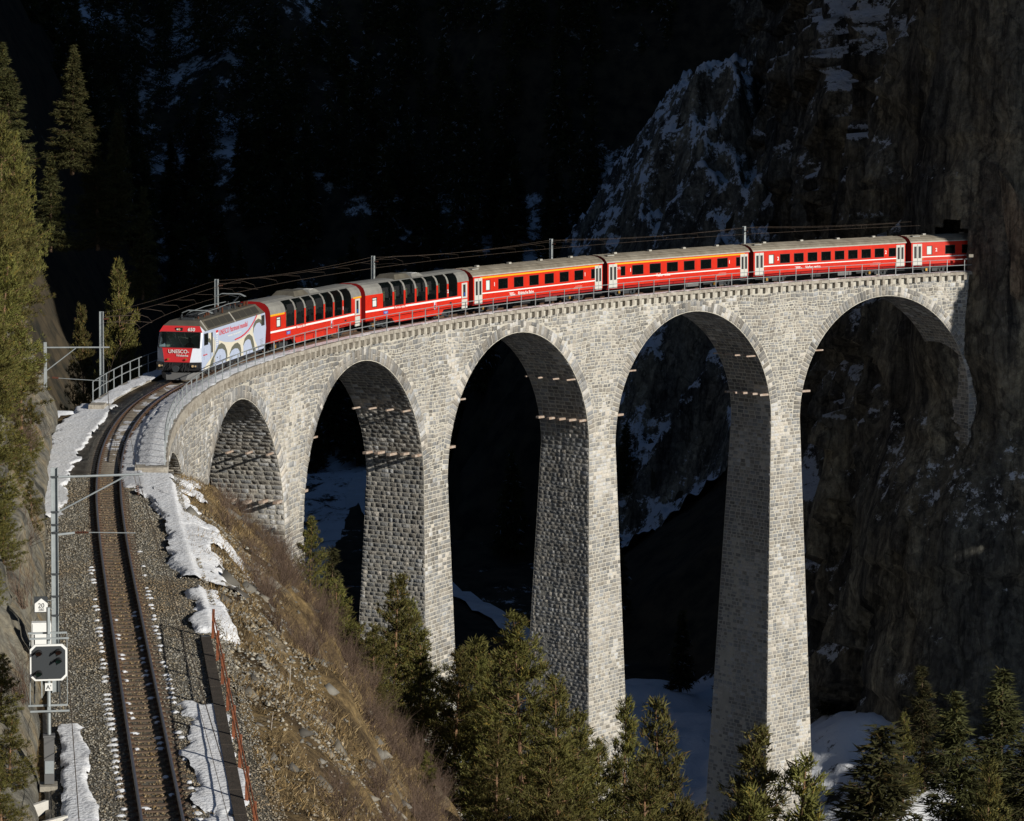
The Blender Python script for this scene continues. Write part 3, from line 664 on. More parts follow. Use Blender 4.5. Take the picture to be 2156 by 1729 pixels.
slab = lambda o, s: 0*o-.012
snowband('walkway_snow', -21.5, 121, c_(1.28), c_(2.62), lambda o, s: -.012+np.interp(o, [1.28, 1.9], [-.13, 0]), .055, seed=3, edge=.09, cover=1.35, do=.09, ds=.2)
snowband('walkway_snow', 1, 45, c_(-2.65), c_(-1.6), slab, .05, seed=4, edge=.12, cover=1.2, do=.1, ds=.25)
snowband('track_snow', -19, 13, c_(-.44), c_(.46), lambda o, s: bedv(o, s)-.005+.0*s, .055, seed=5, edge=.2, cover=.45, freq=1.1)
snowband('track_snow', -26, -8, c_(.5), c_(1.5), lambda o, s: np.interp(o, [.5, 1.5], [-.32, -.16]), .07, seed=6, edge=.15, cover=1.2)
snowband('track_snow', -8, 60, c_(.62), c_(1.35), lambda o, s: np.interp(o, [.62, 1.35], [-.32, -.16]), .05, seed=6, edge=.15, cover=.9)
snowband('edge_snow', -33, 2.5, c_(-3.5), lambda s: -1.35 if s > -10 else -1.35-.025*(-10-s), lambda o, s: np.maximum(bedv(o, s)+.03, -.40), .16, seed=8, edge=.25, cover=.85, freq=.8)
snowband('edge_snow', -96, -69, c_(-2.5), c_(-1.75), lambda o, s: bedv(o, s)+.10, .1, seed=12, edge=.16, cover=.8)
snowband('edge_snow', -96, -66.5, lambda s: 1.05+.02*(s+96)*0, lambda s: 1.95+.022*(s+96), lambda o, s: bedv(o, s)+.02, .09, seed=14, edge=.3, cover=.75, freq=.8)
def zslope(o, s):
    P = W(s, o, 0); return Hmain(P[..., 0], P[..., 1])-zs(s)
def smax(a, b, k=.22): h = np.clip(.5+.5*(a-b)/k, 0, 1); return b+(a-b)*h+k*h*(1-h)*.5
def shoulder(o, s): return smax(zslope(o, s)+.05, np.where(s < -22, bedv(o, s)-1.1*np.maximum(0, o-2.9), -99))
snowband('snow_patch', -33, -20, lambda s: .9+max(0, (-24-s))*.12, lambda s: 3.0+max(0, -23-s)*.1, shoulder, .2, seed=16, edge=.35, cover=1.1, do=.07)
snowband('snow_patch', -25, -10, c_(3.25), lambda s: 4.4, shoulder, .16, seed=17, edge=.4, cover=.9)
snowband('snow_patch', -47, -26, lambda s: 2.15+.0*s, lambda s: 4.3 if s < -34 else 3.9, shoulder, .24, seed=19, edge=.4, cover=.95, freq=.6)
snowband('snow_patch', -39, -32.5, c_(3.6), lambda s: 5.9+(s+39)*-.2, shoulder, .18, seed=20, edge=.5, cover=1.0, freq=.7)
snowband('snow_patch', -56.5, -48, c_(2.45), c_(3.7), shoulder, .24, seed=23, edge=.35, cover=.95, freq=.7)
sn = MB()
for k in range(80):
    s_ = -90+(k+.5)*.61
    for o_ in (-.98, -.36, .36, .98) if s_ < -52 else (-.98, .98):
        if random.random() < (.25 if abs(o_) > .9 else .6)+(.3 if s_ > -52 else 0): continue
        w_ = random.uniform(.10, .2); l_ = random.uniform(.12, .2); c = W(s_, o_+random.uniform(-.04, .04), -.33); t_ = Tn(s_); n_ = Nn(s_); P = []
        for a in range(9): th = a*2*math.pi/9; rr_ = random.uniform(.75, 1.15); P.append(c+n_*math.cos(th)*w_*rr_+t_*math.sin(th)*l_*rr_)
        top_ = [p*.45+c*.55+np.array([0, 0, .05]) for p in P]; sn.add(P+top_, [(a, (a+1) % 9, 9+(a+1) % 9, 9+a) for a in range(9)]+[tuple(range(9, 18))], 'snow')
tag(sn.build('snow_between_sleepers', smooth=True), kind='stuff')
# =============================================================== RAILINGS
def railing(name, s0, s1, off, label, step, cat='railing', h=1.12, m='steel', levels=(1., .52), r=.028, lean=0., vb=0.):
    p0 = np.array(Wp((s0+s1)/2, off, 0)); t = empty(name, tuple(p0), label, cat); n = int(round((s1-s0)/step))
    for k in range(n+1):
        s_ = s0+(s1-s0)*k/n; b = MB(); hh = h
        b.bar(W(s_, off, -.2+vb)-p0, W(s_, off+lean, hh+vb)-p0, .055, .055, m, up=tuple(Tn(s_))); b.build('post', t)
    for lv in levels:
        S_ = np.linspace(s0, s1, n*2+1); b = MB(); b.tube(W(S_, off+lean*lv, h*lv+vb)-p0, r, m, n=5); b.build('rail', t)
    return t
railing('steel_railing', -21.3, 122, 2.60, 'grey steel railing along the camera side edge of the viaduct deck', 2.0)
railing('steel_railing', 1.2, 122, -2.66, 'grey steel railing behind the train on the far side of the deck', 2.0)
# =============================================================== MASTS AND WIRES
def mast_mesh(h):
    b = MB()   # H-profile
    b.box(-.11, -.09, -.10, .10, 0, h, 'steel'); b.box(.09, .11, -.10, .10, 0, h, 'steel'); b.box(-.09, .09, -.012, .012, 0, h, 'steel'); return b.mesh('mast_post')
MM = mast_mesh(5.6)
MASTL = ['first bridge mast, standing behind the railing to the left of the locomotive', 'second bridge mast, behind the roof of the white locomotive', 'third bridge mast, behind the joint of the two panorama coaches', 'fourth bridge mast, behind the brown roofed coach in mid train', 'fifth bridge mast, standing in front of the dark cliff near the tunnel']
def wirepos(s_):   # messenger/contact sag between masts
    ph = (s_-(A0+PI_/2))/PI_; f = ph-math.floor(ph); return 4*f*(1-f)
for j in range(5):
    s_ = PIER[j]; p = W(s_, -2.98, -1.0); t = empty('catenary_mast', tuple(p), MASTL[j], 'mast', 'catenary masts on the viaduct'); t.rotation_euler = (0, 0, -float(np.interp(s_, SS, PSI)))
    link('post', MM, t)
    b = MB(); b.tube([(0,0,5.3), (.9,0,5.36), (1.7,0,5.4)], .016, 'wire', 5); b.tube([(0,0,4.95), (1.6,0,5.1), (2.9,0,5.0)], .012, 'wire', 5); b.build('bracket_arm', t)
    b = MB(); b.tube([(.12,0,5.17), (.42,0,5.2)], .05, 'insul', 7); b.build('insulator', t)
    b = MB(); b.box(-.2, .32, -.12, .12, .55, .8, 'concrete'); b.build('mast_bracket', t)
def wire(name, label, fn, s0, s1, r=.007, ds=1.5):
    S_ = np.arange(s0, s1, ds); P = np.array([W(x, *fn(x)) for x in S_]); b = MB(); b.tube(P, r, 'wire', 4); o = b.build(name); tag(o, label, 'wire'); return o
wire('contact_wire', 'lowest overhead wire running above the middle of the track', lambda s: (0., 4.12), -64.5, 118, .008)
wire('messenger_wire', 'sagging carrier wire strung from mast to mast above the contact wire', lambda s: (-1.35*(1 if s > -5 else max(0, 1+(s+5)/15)), 4.62-.28*wirepos(s)), -64.5, 118)
wire('feeder_wire', 'thin outermost wire on the far side of the masts', lambda s: (-3.1, 4.5-.35*wirepos(s)), 5.5, 118)
dr = MB(); 
for k in range(30):
    s_ = 1+k*3.9; a = W(s_, -1.35, 4.62-.28*wirepos(s_)); b_ = W(s_, 0, 4.12); m_ = W(s_+.1, -.9, 4.58-.28*wirepos(s_))
    dr.tube([a, m_, W(s_+.3, -.25, 4.32), b_], .009, 'wire', 4)
tag(dr.build('dropper_wires'), 'row of short bent droppers tying the two overhead wires together', 'wire')
# near mast with cantilever
sM = -64.5; pM = W(sM, -2.55, -.55); t = empty('catenary_mast', tuple(pM), 'nearest mast, tall grey post at the rock with a long arm over the rails', 'mast'); t.rotation_euler = (0, 0, -float(np.interp(sM, SS, PSI)))
link('post', mast_mesh(7.25), t)
b = MB(); b.tube([(.1,0,6.95), (2.75,0,7.0)], .038, 'steel', 8); b.tube([(.1,0,5.85), (2.2,0,6.95)], .026, 'steel', 8); b.build('bracket_arm', t)
b = MB(); b.bar((.1,0,5.15), (.62,0,5.2), .08, .06, 'steel'); b.build('arm_stub', t)
b = MB()
for k in range(6): b.tube([(.68+k*.055,0,5.2), (.705+k*.055,0,5.2)], .055, 'insul', 8)
b.tube([(.62,0,5.2), (1.05,0,5.2)], .025, 'insul', 6); b.build('insulator', t)
b = MB(); b.tube([(1.0,0,5.2), (2.5,0,5.15)], .014, 'steel', 5); b.build('steady_arm', t)
b = MB()
for z in (2.6, 3.2, 3.9, 5.2, 5.45, 5.85, 6.95): b.box(-.125, .125, -.115, -.10, z, z+.05, 'dark_grey')
b.build('clamps', t)
b = MB(); b.tube([(2.45,0,6.98), (2.55,.25,6.6)], .008, 'wire', 4)
for k in range(5): b.tube([(2.55+.012*k,.25,6.6-k*.06), (2.56+.012*k,.25,6.57-k*.06)], .05, 'insul', 8)
b.tube([(2.6,.25,6.35), (2.75,-.6,5.3), (2.5,-.3,5.15)], .008, 'wire', 4); b.build('hanger', t)
wire('messenger_wire', 'two thin wires sagging from the nearest arm toward the camera', lambda s: (.1, 6.1+.02*(-64.5-s)), -100, -64.4, .01)
wire('contact_wire', 'thin wire hanging close over the right rail in the foreground', lambda s: (.9, 3.0), -100, -30, .008)
wire('cable', 'thin black cable running low beside the rock wall', lambda s: (-2.2, .9), -100, -28, .012)
# cantilever fixed on the rock behind
sR = -22.; pR = W(sR, -2.9, 4.1); t = empty('rock_bracket', tuple(pR), 'grey steel arm fixed high on the rock, reaching over the snowy track bend', 'bracket'); t.rotation_euler = (0, 0, -float(np.interp(sR, SS, PSI)))
b = MB(); b.box(-.07, .07, -.07, .07, -.3, 1.8, 'steel'); b.build('post', t)
b = MB(); b.tube([(0,0,1.55), (2.95,0,1.55)], .035, 'steel', 7); b.tube([(-.3,0,.2), (1.4,0,1.52)], .026, 'steel', 7); b.build('bracket_arm', t)
b = MB(); b.tube([(.3,0,.15), (.6,0,.12)], .05, 'insul', 7); b.build('insulator', t)
b = MB(); b.tube([(.6,0,.12), (3.0,0,-.05)], .014, 'steel', 5); b.build('steady_arm', t)
# =============================================================== LINESIDE THINGS, LEFT
sS = -75.5; pS = W(sS, -2.85, -.7); yaw = -float(np.interp(sS, SS, PSI))
sig = empty('railway_signal', tuple(pS), 'dark signal panel with four unlit lamps and white edge on a grey post', 'railway signal'); sig.rotation_euler = (0, 0, yaw)
b = MB(); b.tube([(0,0,.9), (0,0,5.3)], .055, 'steel', 10); b.build('post', sig)
def octo(w_, h_, c, y, z0): return [(x, y, z0+z) for x, z in ((-w_+c,-h_), (w_-c,-h_), (w_,-h_+c), (w_,h_-c), (w_-c,h_), (-w_+c,h_), (-w_,h_-c), (-w_,-h_+c))]
b = MB(); A = octo(.5,.5,.13,-.10,3.8); Bk = octo(.5,.5,.13,-.03,3.8); b.add(A+Bk, [tuple(range(8)), tuple(range(15, 7, -1))]+[(i, i+8, (i+1) % 8+8, (i+1) % 8) for i in range(8)], 'white'); b.build('panel_edge', sig)
b = MB(); A = octo(.45,.45,.12,-.115,3.8); Bk = octo(.45,.45,.12,-.09,3.8); b.add(A+Bk, [tuple(range(8)), tuple(range(15, 7, -1))]+[(i, i+8, (i+1) % 8+8, (i+1) % 8) for i in range(8)], 'dark_grey'); b.build('panel', sig)
for x, z, m in ((-.26,.27,'lamp_red'), (.27,.29,'lamp_red'), (.27,.05,'lamp_green'), (-.26,-.29,'lamp_green')):
    b = MB(); b.tube([(x,-.11,3.8+z), (x,-.15,3.8+z)], .08, m, 12); lo = b.build('lamp', sig)
    b = MB(); V_ = []; 
    for y in (-.12, -.32):
        for k in range(9): a = math.pi*(k/8)*1.2-.3; V_.append((x-math.cos(a)*.095, y, 3.8+z+math.sin(a)*.095-(.02 if y < -.2 else 0)))
    b.add(V_, [(k, k+1, k+10, k+9) for k in range(8)], 'black'); b.add([(x-.095,-.13,3.78+z), (x-.20,-.16,3.75+z), (x-.20,-.16,3.79+z), (x-.095,-.13,3.86+z)], [(0,1,2,3)], 'black'); b.build('hood', lo)
b = MB()
for z in (4.55, 2.55):
    b.box(-.55, .5, .10, .14, z, z+.05, 'steel'); b.box(-.5, .55, -.18, -.14, z-.1, z-.05, 'steel'); b.box(-.04, .04, -.15, .12, z-.08, z+.03, 'steel')
for x in (-.5, .5): b.tube([(x,.12,2.55), (x,.12,4.55)], .012, 'steel', 5)
b.tube([(.3,.3,2.5), (.3,.3,4.5)], .02, 'dark_grey', 5); b.tube([(-.38,.3,2.6), (-.38,.3,4.5)], .02, 'dark_grey', 5); b.build('cage', sig)
b = MB(); b.box(-.1, .1, -.09, -.07, 3.02, 3.23, 'paper'); pa = b.build('number_plate', sig)
FR = Matrix.Rotation(R(90), 4, 'X')
text('plate_text', "A'", .17, 'black', sig, Matrix.Translation((0,-.095,3.06)) @ FR, 'CENTER')
b = MB(); b.hexa([(-.13,-.13,.45), (.13,-.13,.45), (.13,.13,.45), (-.13,.13,.45), (-.14,-.16,1.75), (.14,-.16,1.75), (.14,.13,1.75), (-.14,.13,1.75)], 'mid_grey'); b.box(-.16,.16,-.2,.15,1.75,1.8,'mid_grey'); b.build('control_box', sig)
b = MB(); b.box(-.12, .12, -.19, -.14, .75, 1.1, 'steel'); b.build('junction_box', sig)
b = MB(); b.box(-.26, .22, -.3, .3, .28, .42, 'pale_concrete'); b.box(-.15, .15, -.36, .2, -.25, .28, 'white_concrete'); b.build('foundation', sig)
# kilometre board
pk = W(-64.6, -2.98, 2.2); km = empty('distance_board', tuple(pk), 'white house shaped board reading 20 and 280 beside the nearest mast', 'sign'); km.rotation_euler = (0, 0, -float(np.interp(-64.6, SS, PSI)))
b = MB(); b.box(-.22, .20, .0, .03, -.03, .48, 'dark_grey'); b.build('back_plate', km)
b = MB(); prof = [(-.2,0), (.2,0), (.2,.26), (0,.42), (-.2,.26)]; b.add([(x,-.03,z) for x, z in prof]+[(x,-.002,z) for x, z in prof], [tuple(range(5)), (9,8,7,6,5)]+[(i, i+5, (i+1) % 5+5, (i+1) % 5) for i in range(5)], 'paper'); b.build('board', km)
text('board_text', '20', .2, 'black', km, Matrix.Translation((0,-.035,.135)) @ FR, 'CENTER'); text('board_text', '280', .12, 'mid_grey', km, Matrix.Translation((0,-.035,.03)) @ FR, 'CENTER')
b = MB(); b.tube([(.2,.01,.35), (.4,.03,.35)], .012, 'steel', 5); b.tube([(.2,.01,.1), (.4,.03,.1)], .012, 'steel', 5); b.build('bracket', km)
pb = W(-64.9, -2.98, 1.15); bx = empty('equipment_cabinet', tuple(pb), 'plain white cabinet on the rock beneath the distance board', 'cabinet'); bx.rotation_euler = (0, 0, -float(np.interp(-65., SS, PSI)))
b = MB(); b.box(-.3, .3, -.1, .25, 0, .78, 'white'); b.build('housing', bx); b = MB(); b.box(-.27, .27, -.12, -.10, .03, .75, 'white'); b.build('door', bx)
b = MB(); b.box(.2, .23, -.14, -.12, .35, .42, 'mid_grey'); b.build('handle', bx); b = MB(); b.box(-.02, .02, .1, .14, -2, 0, 'steel'); b.build('leg', bx)
# concrete kerb wall and headwall
kw = sweep('concrete_kerb', -96, -67, [(-3.0,-1.2), (-2.52,-1.2), (-2.55,-.42), (-2.98,-.40)], 'pale_concrete', ds=1); tag(kw, 'low pale concrete kerb wall between the snow and the signal post', 'kerb wall')
for k, (s_, o_, L_, rot, lab) in enumerate(((-77.9, -3.25, 1.0, .9, 'upper slanting white concrete slab below the signal'), (-79.4, -2.85, 1.1, .75, 'lower white concrete slab at the bottom left edge'))):
    b = MB(); b.box(-L_/2, L_/2, -.06, .06, -.5, .2, 'white_concrete'); o = b.build('headwall_slab'); tag(o, lab, 'concrete slab', 'white concrete slabs'); o.location = tuple(W(s_, o_, -.35)); o.rotation_euler = (0, 0, yaw+rot)
# =============================================================== RIGHT: cable duct with plank and rusty railing
def offR(s_): return np.interp(s_, [-96, -80, -57], [1.65, 2.05, 2.6])
pw = empty('duct_wall', tuple(W(-75, offR(-75), -.3)), 'low dark retaining wall topped by planks beside the rusty railing', 'wall'); PWO = np.array(pw.location)
q_ = np.arange(-96, -57.5, 2.4)
for a, b_ in zip(q_[:-1], q_[1:]):
    b = MB(); P = [W(a+.02, offR(a)-.17, -.32), W(a+.02, offR(a)+.17, -.32), W(b_-.02, offR(b_)+.17, -.32), W(b_-.02, offR(b_)-.17, -.32)]; b.hexa([p-PWO for p in P]+[p-PWO+np.array([0,0,.06]) for p in P], 'dark_plank'); b.build('plank', pw)
b = MB(); P = [W(-96, offR(-96)-.14, -1.6), W(-96, offR(-96)+.2, -1.6), W(-57, offR(-57)+.2, -1.6), W(-57, offR(-57)-.14, -1.6), W(-96, offR(-96)-.14, -.33), W(-96, offR(-96)+.14, -.33), W(-57, offR(-57)+.14, -.33), W(-57, offR(-57)-.14, -.33)]
b.hexa([p-PWO for p in P], 'mid_grey'); b.build('wall_body', pw)
rr = empty('rusty_railing', tuple(W(-75, 2.4, 0)), 'rusty orange steel railing on the slope edge beside the foreground track', 'railing'); RO = np.array(rr.location)
s_ = -57.3; pts = []
while s_ > -92:
    o_ = offR(s_)+.2; b = MB(); p0 = W(s_, o_, -.75)-RO; p1 = W(s_, o_+.04, .62)-RO; b.bar(p0, p1, .10, .02, 'rust'); b.bar(p0+np.array([.04,0,0]), p1+np.array([.04,0,0]), .02, .08, 'rust'); b.build('post', rr)
    pts.append((s_, o_+.04)); s_ -= 3.4
for v_ in (.60, .2):
    b = MB(); b.tube([W(a, o_, v_)-RO for a, o_ in pts], .022, 'rust', 5); b.build('rail', rr)
# =============================================================== LEFT ROCK WALL
S_ = np.concatenate([np.arange(-112, -2, .28)]); Hh = np.concatenate([np.arange(-1.5, 14, .28), np.arange(14, 46, 1.)])
Sg, Hg = np.meshgrid(S_, Hh, indexing='ij')
foot = np.interp(Sg, [-112,-84,-76,-68,-64,-30,-18,-6,-2], [-3.2,-3.15,-3.1,-3.0,-2.75,-2.5,-2.75,-3.4,-3.8])
steep = np.interp(Sg, [-112,-78,-66,-40,-2], [.5,.42,.30,.16,.10])+np.clip((Hg-7)/8, 0, 1)*.35
rockn = fbm(Sg*.16, Hg*.16, 3, 4, ridged=True)*.9+fbm(Sg*.5+Hg*.2, Hg*.7, 6, 4, ridged=True)*.38+fbm(Sg*2, Hg*2, 8, 3)*.08
led = (np.round(Hg/1.7+.5*fbm(Sg*.1, Hg*.1, 4, 2))*1.7-Hg)*.18
Og = foot-np.maximum(Hg, 0)*steep-np.clip(Hg/3, .15, 1)*(rockn*.75+.55+led*1.3)
Og = np.minimum(Og, foot+.1); zr = np.where(Sg < 0, .029*Sg, 0)-.4+Hg
P = W(Sg, Og, 0); P[..., 2] = zr
# end of the outcrop wraps outwards over the gorge
n_, m_ = P.shape[:2]; ext = []
for k, (ds_, do_, dz_) in enumerate(((.8,-1.,0), (1.6,-2.6,-.2), (2.2,-5,-.6), (2.5,-9,-1.2), (2.4,-16,-2), (2,-30,-3))):
    e = P[-1]+Tn(-2.)*ds_*(1+.5*fbm(Hh*.4, Hh*0+k, 1, 3))[:, None]+Nn(-2.)*do_*.8*(1+.12*fbm(Hh*.3, Hh*0+k, 5, 3))[:, None]; e[:, 2] += dz_; ext.append(e)
low_ = P.copy()
P = np.concatenate([P, np.array(ext)], 0)
bot = P[:, :1].copy(); bot[..., 2] -= 30; P = np.concatenate([bot, P], 1)
n_, m_ = P.shape[:2]; i = np.arange(n_-1)[:, None]*m_+np.arange(m_-1)[None]
rock = link('rock_wall', npmesh('rock_wall', P.reshape(-1, 3), np.stack([i, i+1, i+m_+1, i+m_], -1).reshape(-1, 4), mats=[MT['g_rock']], smooth=False)); tag(rock, kind='structure')
ROCKP = P
# =============================================================== VEGETATION
def frames(d):
    a = np.where(np.abs(d[:, 2:3]) < .9, np.array([[0, 0, 1.]]), np.array([[1., 0, 0]])); x = np.cross(d, a); x /= np.linalg.norm(x, axis=1)[:, None]; return x, np.cross(x, d)
def tufts(P, D, L, wd, k, rng, spread=.9):
    """k needle blades (single triangles) round each point"""
    n = len(P); P = np.repeat(P, k, 0); D = np.repeat(D, k, 0); r = rng.normal(0, 1, (n*k, 3)); d = D+spread*r*.6; d /= np.linalg.norm(d, axis=1)[:, None]
    sd_ = np.cross(d, rng.normal(0, 1, (n*k, 3))); sd_ /= np.linalg.norm(sd_, axis=1)[:, None]+1e-6
    ll = L*(.6+.8*rng.random((n*k, 1))); w2 = wd*(.6+.8*rng.random((n*k, 1)))
    P = P+rng.normal(0, .25, (n*k, 3))*L
    return np.stack([P-sd_*w2*.5, P+sd_*w2*.5, P+d*ll], 1)
def tree_mesh(seed, H, Rad, kind, dens=1., crown0=.2, k=5, L=.32, wd=.10, lean=.0, snow=0.):
    rng = np.random.default_rng(seed); tb = MB()
    n = 9; bend = rng.normal(0, .02*H, 2)+lean*H
    axis = lambda t: np.array([bend[0]*t*t, bend[1]*t*t, H*t])
    tb.tube([axis(t) for t in np.linspace(0, .98, n)], H*.013+.03, 'pine_trunk' if kind == 'pine' else 'trunk', 7, r1=.015)
    P = []; D = []
    nb = int(H*(6 if kind == 'pine' else 9.)*dens)
    for b in range(nb):
        f = (b+rng.random())/nb; t = crown0+(1-crown0)*f**(.95); az = rng.random()*6.283+b*2.4
        if kind == 'pine':
            env = ((1-f)*1.02+.05)**.72*(.6+.4*min(1, f*6)); ln = Rad*env*(.55+.6*rng.random()); up = .12+.5*f+rng.normal(0, .1)
        else:
            env = (1-f)**.85+.03; ln = Rad*env*(.75+.4*rng.random()); up = -.25+.5*f+rng.normal(0, .05)
        ln = max(ln, .2); d0 = np.array([math.cos(az), math.sin(az), up]); d0 /= np.linalg.norm(d0); p0 = axis(t)
        m_ = max(3, int(ln/.3)); pts = []
        for q in range(m_+1):
            g = q/m_; pt = p0+d0*ln*g; pt[2] += (-.18 if kind != 'pine' else -.05)*ln*g*(1-g)*2+(.12*ln*g*g); pts.append(pt)
        if ln > .5: tb.tube(pts[::max(1, m_//3)], .008+ln*.010, 'pine_trunk' if kind == 'pine' else 'trunk', 4, cap=False, r1=.006)
        start = .3 if kind == 'pine' else .12
        nn = int(max(3, ln*(9 if kind == 'pine' else 9)))
        for q in range(nn):
            if len(pts) < 2: break
            g = start+(1-start)*(q+rng.random())/nn; bp = pts[0]+(pts[-1]-pts[0])*g; bp = np.array(pts[min(len(pts)-1, int(g*m_))])
            side = np.cross(d0, [0, 0, 1.]); side /= np.linalg.norm(side)+1e-6
            wdt = ln*(.34 if kind == 'pine' else .26)*(1-abs(g-.55))*rng.normal(0, .75)
            pp = bp+side*wdt+np.array([0, 0, rng.normal(0, .05*ln if kind == 'pine' else .02)-(.0 if kind == 'pine' else abs(wdt)*.25)])
            P.append(pp); D.append(d0*.8+side*np.sign(wdt)*.5+np.array([0, 0, .75 if kind == 'pine' else -.15]))
    P = np.array(P); D = np.array(D); D /= np.linalg.norm(D, axis=1)[:, None]
    T = tufts(P, D, L, wd, k, rng); nT = len(T)
    base = np.array([.096,.090,.024]) if kind == 'pine' else np.array([.050,.050,.018])
    cl = fbm(P[:, 0]*.9, P[:, 1]*.9, P[:, 2]*.9, 2)*.35+1; cl = np.repeat(cl, k)
    col = base[None]*(cl*(.75+.5*rng.random(nT)))[:, None]*np.where(rng.random((nT, 1)) < .06, np.array([[1.7,1.25,1.]]), 1.)
    if snow: mk = rng.random(nT) < snow; col[mk] = (.4,.42,.47)
    me = npmesh(kind+'_crown', T.reshape(-1, 3), None, np.arange(nT*3).reshape(-1, 3), mats=[MT['pine_needles' if kind == 'pine' else 'spruce_needles']], cols=np.repeat(col[:, None], 3, 1).reshape(-1, 3))
    return tb.mesh(kind+'_trunk'), me
NK = dict(k=10, L=.27, wd=.06)
PINES = [tree_mesh(11, 13, 3.4, 'pine', 1.3, .2, **NK), tree_mesh(12, 15, 3.9, 'pine', 1.2, .25, **NK), tree_mesh(13, 11, 3.2, 'pine', 1.3, .12, **NK), tree_mesh(14, 14, 3.0, 'pine', 1.2, .3, **NK), tree_mesh(15, 9, 2.6, 'pine', 1.4, .05, **NK)]
PH = [13, 15, 11, 14, 9]
SPR = [tree_mesh(21, 15, 3.2, 'spruce', 1.3, .06, k=7, L=.36, wd=.085), tree_mesh(22, 18, 3.3, 'spruce', 1.2, .08, k=7, L=.38, wd=.09), tree_mesh(23, 12, 2.6, 'spruce', 1.3, .05, k=7, L=.34, wd=.08)]
SH = [15, 18, 12]
BGS = [tree_mesh(31+i, 17, 3.0, 'spruce', .7, .12, k=3, L=.8, wd=.26, snow=.035) for i in range(3)]
def tree(kind, var, x, y, ztop=None, h=None, label='', group=None, wid=1.0, z=None, lean=None):
    (tm, cm), H0 = (PINES[var], PH[var]) if kind == 'pine' else (SPR[var], SH[var]) if kind == 'spruce' else (BGS[var], 17)
    zg = float(Hmain(x, y)) if z is None else z
    if ztop is not None: h = max(2.5, ztop-zg)
    t = empty({'pine': 'pine_tree', 'spruce': 'spruce_tree', 'bg': 'spruce_tree'}[kind], (x, y, zg-.2), label, 'tree', group)
    t.rotation_euler = (random.uniform(-.03, .03), random.uniform(-.03, .03), random.random()*6.28); f = h/H0; t.scale = (f*wid, f*wid, f)
    link('trunk', tm, t); link('crown', cm, t); return t
def ray(px, row):
    return cf_+cr_*(px-1057.5)/5739.4-cu_*(row-729.7)/5739.4
def at_y(px, row, y): d = ray(px, row); return CAM+d*(y-CAM[1])/d[1]
# foreground trees in front of the piers: (px, top row, y, kind, variant, width, label)
FT_ = [
 (650,1085,24,'pine',1,.8,'slim pine rising past the left edge of the second pier'),
 (690,1150,30,'spruce',2,1.1,'dark spruce on the slope edge left of the third pier'),
 (745,1275,28,'pine',2,1.2,'rounded pine half way down the slope left of the third pier'),
 (825,1210,32,'pine',0,1.15,'tall pale pine standing in front of the third pier'),
 (890,1330,28,'pine',0,1.1,'pine in front of the lit edge of the third pier, left of the slender one'),
 (950,1360,26,'pine',1,1.1,'broad pine covering the foot of the third pier'),
 (1010,1390,26,'pine',3,.8,'thin trunked pine between the third and the fourth pier'),
 (1108,1288,8,'pine',1,1.05,'tallest pine, standing before the dark flank of the fourth pier'),
 (1175,1420,2,'pine',0,1.1,'wide pine right below the dark flank of the fourth pier'),
 (1045,1520,-8,'pine',2,1.0,'low dense pine at the bottom between two taller pines'),
 (1150,1580,-12,'pine',4,1.2,'low bushy pine at the bottom under the tallest pine'),
 (850,1480,14,'pine',2,1.1,'dark pine on the lower slope edge below the tall pale one'),
 (900,1590,-6,'pine',4,1.2,'small pine on the rocky gully at the bottom'),
 (715,1215,28,'pine',0,1.3,'dense pine above the slope crest, left of the third pier foot'),
 (785,1310,26,'pine',1,1.3,'broad pine between the slope crest and the third pier'),
 (868,1262,34,'pine',0,1.1,'pine half covering the lit corner of the third pier'),
 (985,1345,30,'pine',3,1.2,'pine right of the third pier with a bare lower trunk'),
 (1062,1370,22,'pine',0,1.1,'pine close to the left of the tallest pine'),
 (800,1560,-4,'pine',1,1.2,'low pine at the rocky lower edge of the brown slope'),
 (1215,1500,10,'pine',3,1.2,'pine at the right flank of the tallest pine'),
 (1255,1560,12,'pine',2,1.1,'pine at the foot of the lit front of the fourth pier'),
 (1315,1475,22,'pine',3,.75,'slender pine just right of the fourth pier'),
 (1400,1480,26,'pine',0,.9,'pine with a ragged crown right of the fourth pier'),
 (1360,1590,10,'pine',1,1.2,'olive pine low in the gap between fourth and fifth pier'),
 (1460,1620,24,'pine',2,1.0,'dark pine below the shaded flank of the fifth pier'),
 (1590,1545,26,'pine',0,1.15,'bright pine before the middle of the fifth pier'),
 (1655,1600,24,'pine',4,1.1,'pine touching the corner of the fifth pier'),
 (1540,1650,14,'pine',2,1.2,'low pine at the bottom edge before the fifth pier'),
 (1705,1640,36,'spruce',2,.9,'small dark spruce at the right foot of the fifth pier'),
 (1822,1518,40,'spruce',0,1.9,'pointed spruce standing on snow right of the fifth pier'),
 (2030,1455,58,'spruce',1,1.5,'tall dark spruce on the snow near the right edge'),
 (2110,1415,60,'spruce',1,1.7,'tallest spruce at the right edge under the cliff'),
 (1950,1400,82,'spruce',2,1.5,'shaded spruce at the cliff foot by the lit snow mound'),
 (1905,1500,80,'pine',4,.9,'shaded bushy pine on the snow left of the lit mound'),
 (2150,1560,50,'spruce',0,1.9,'spruce cut by the lower right corner of the view'),
 (2080,1600,44,'pine',3,.9,'dark pine in the lower right corner'),
]
for px_, row, y, kd, vr, wd_, lab in FT_:
    p = at_y(px_, row, y); tree(kd, vr, p[0], p[1], ztop=p[2], label=lab, wid=wd_*.95)
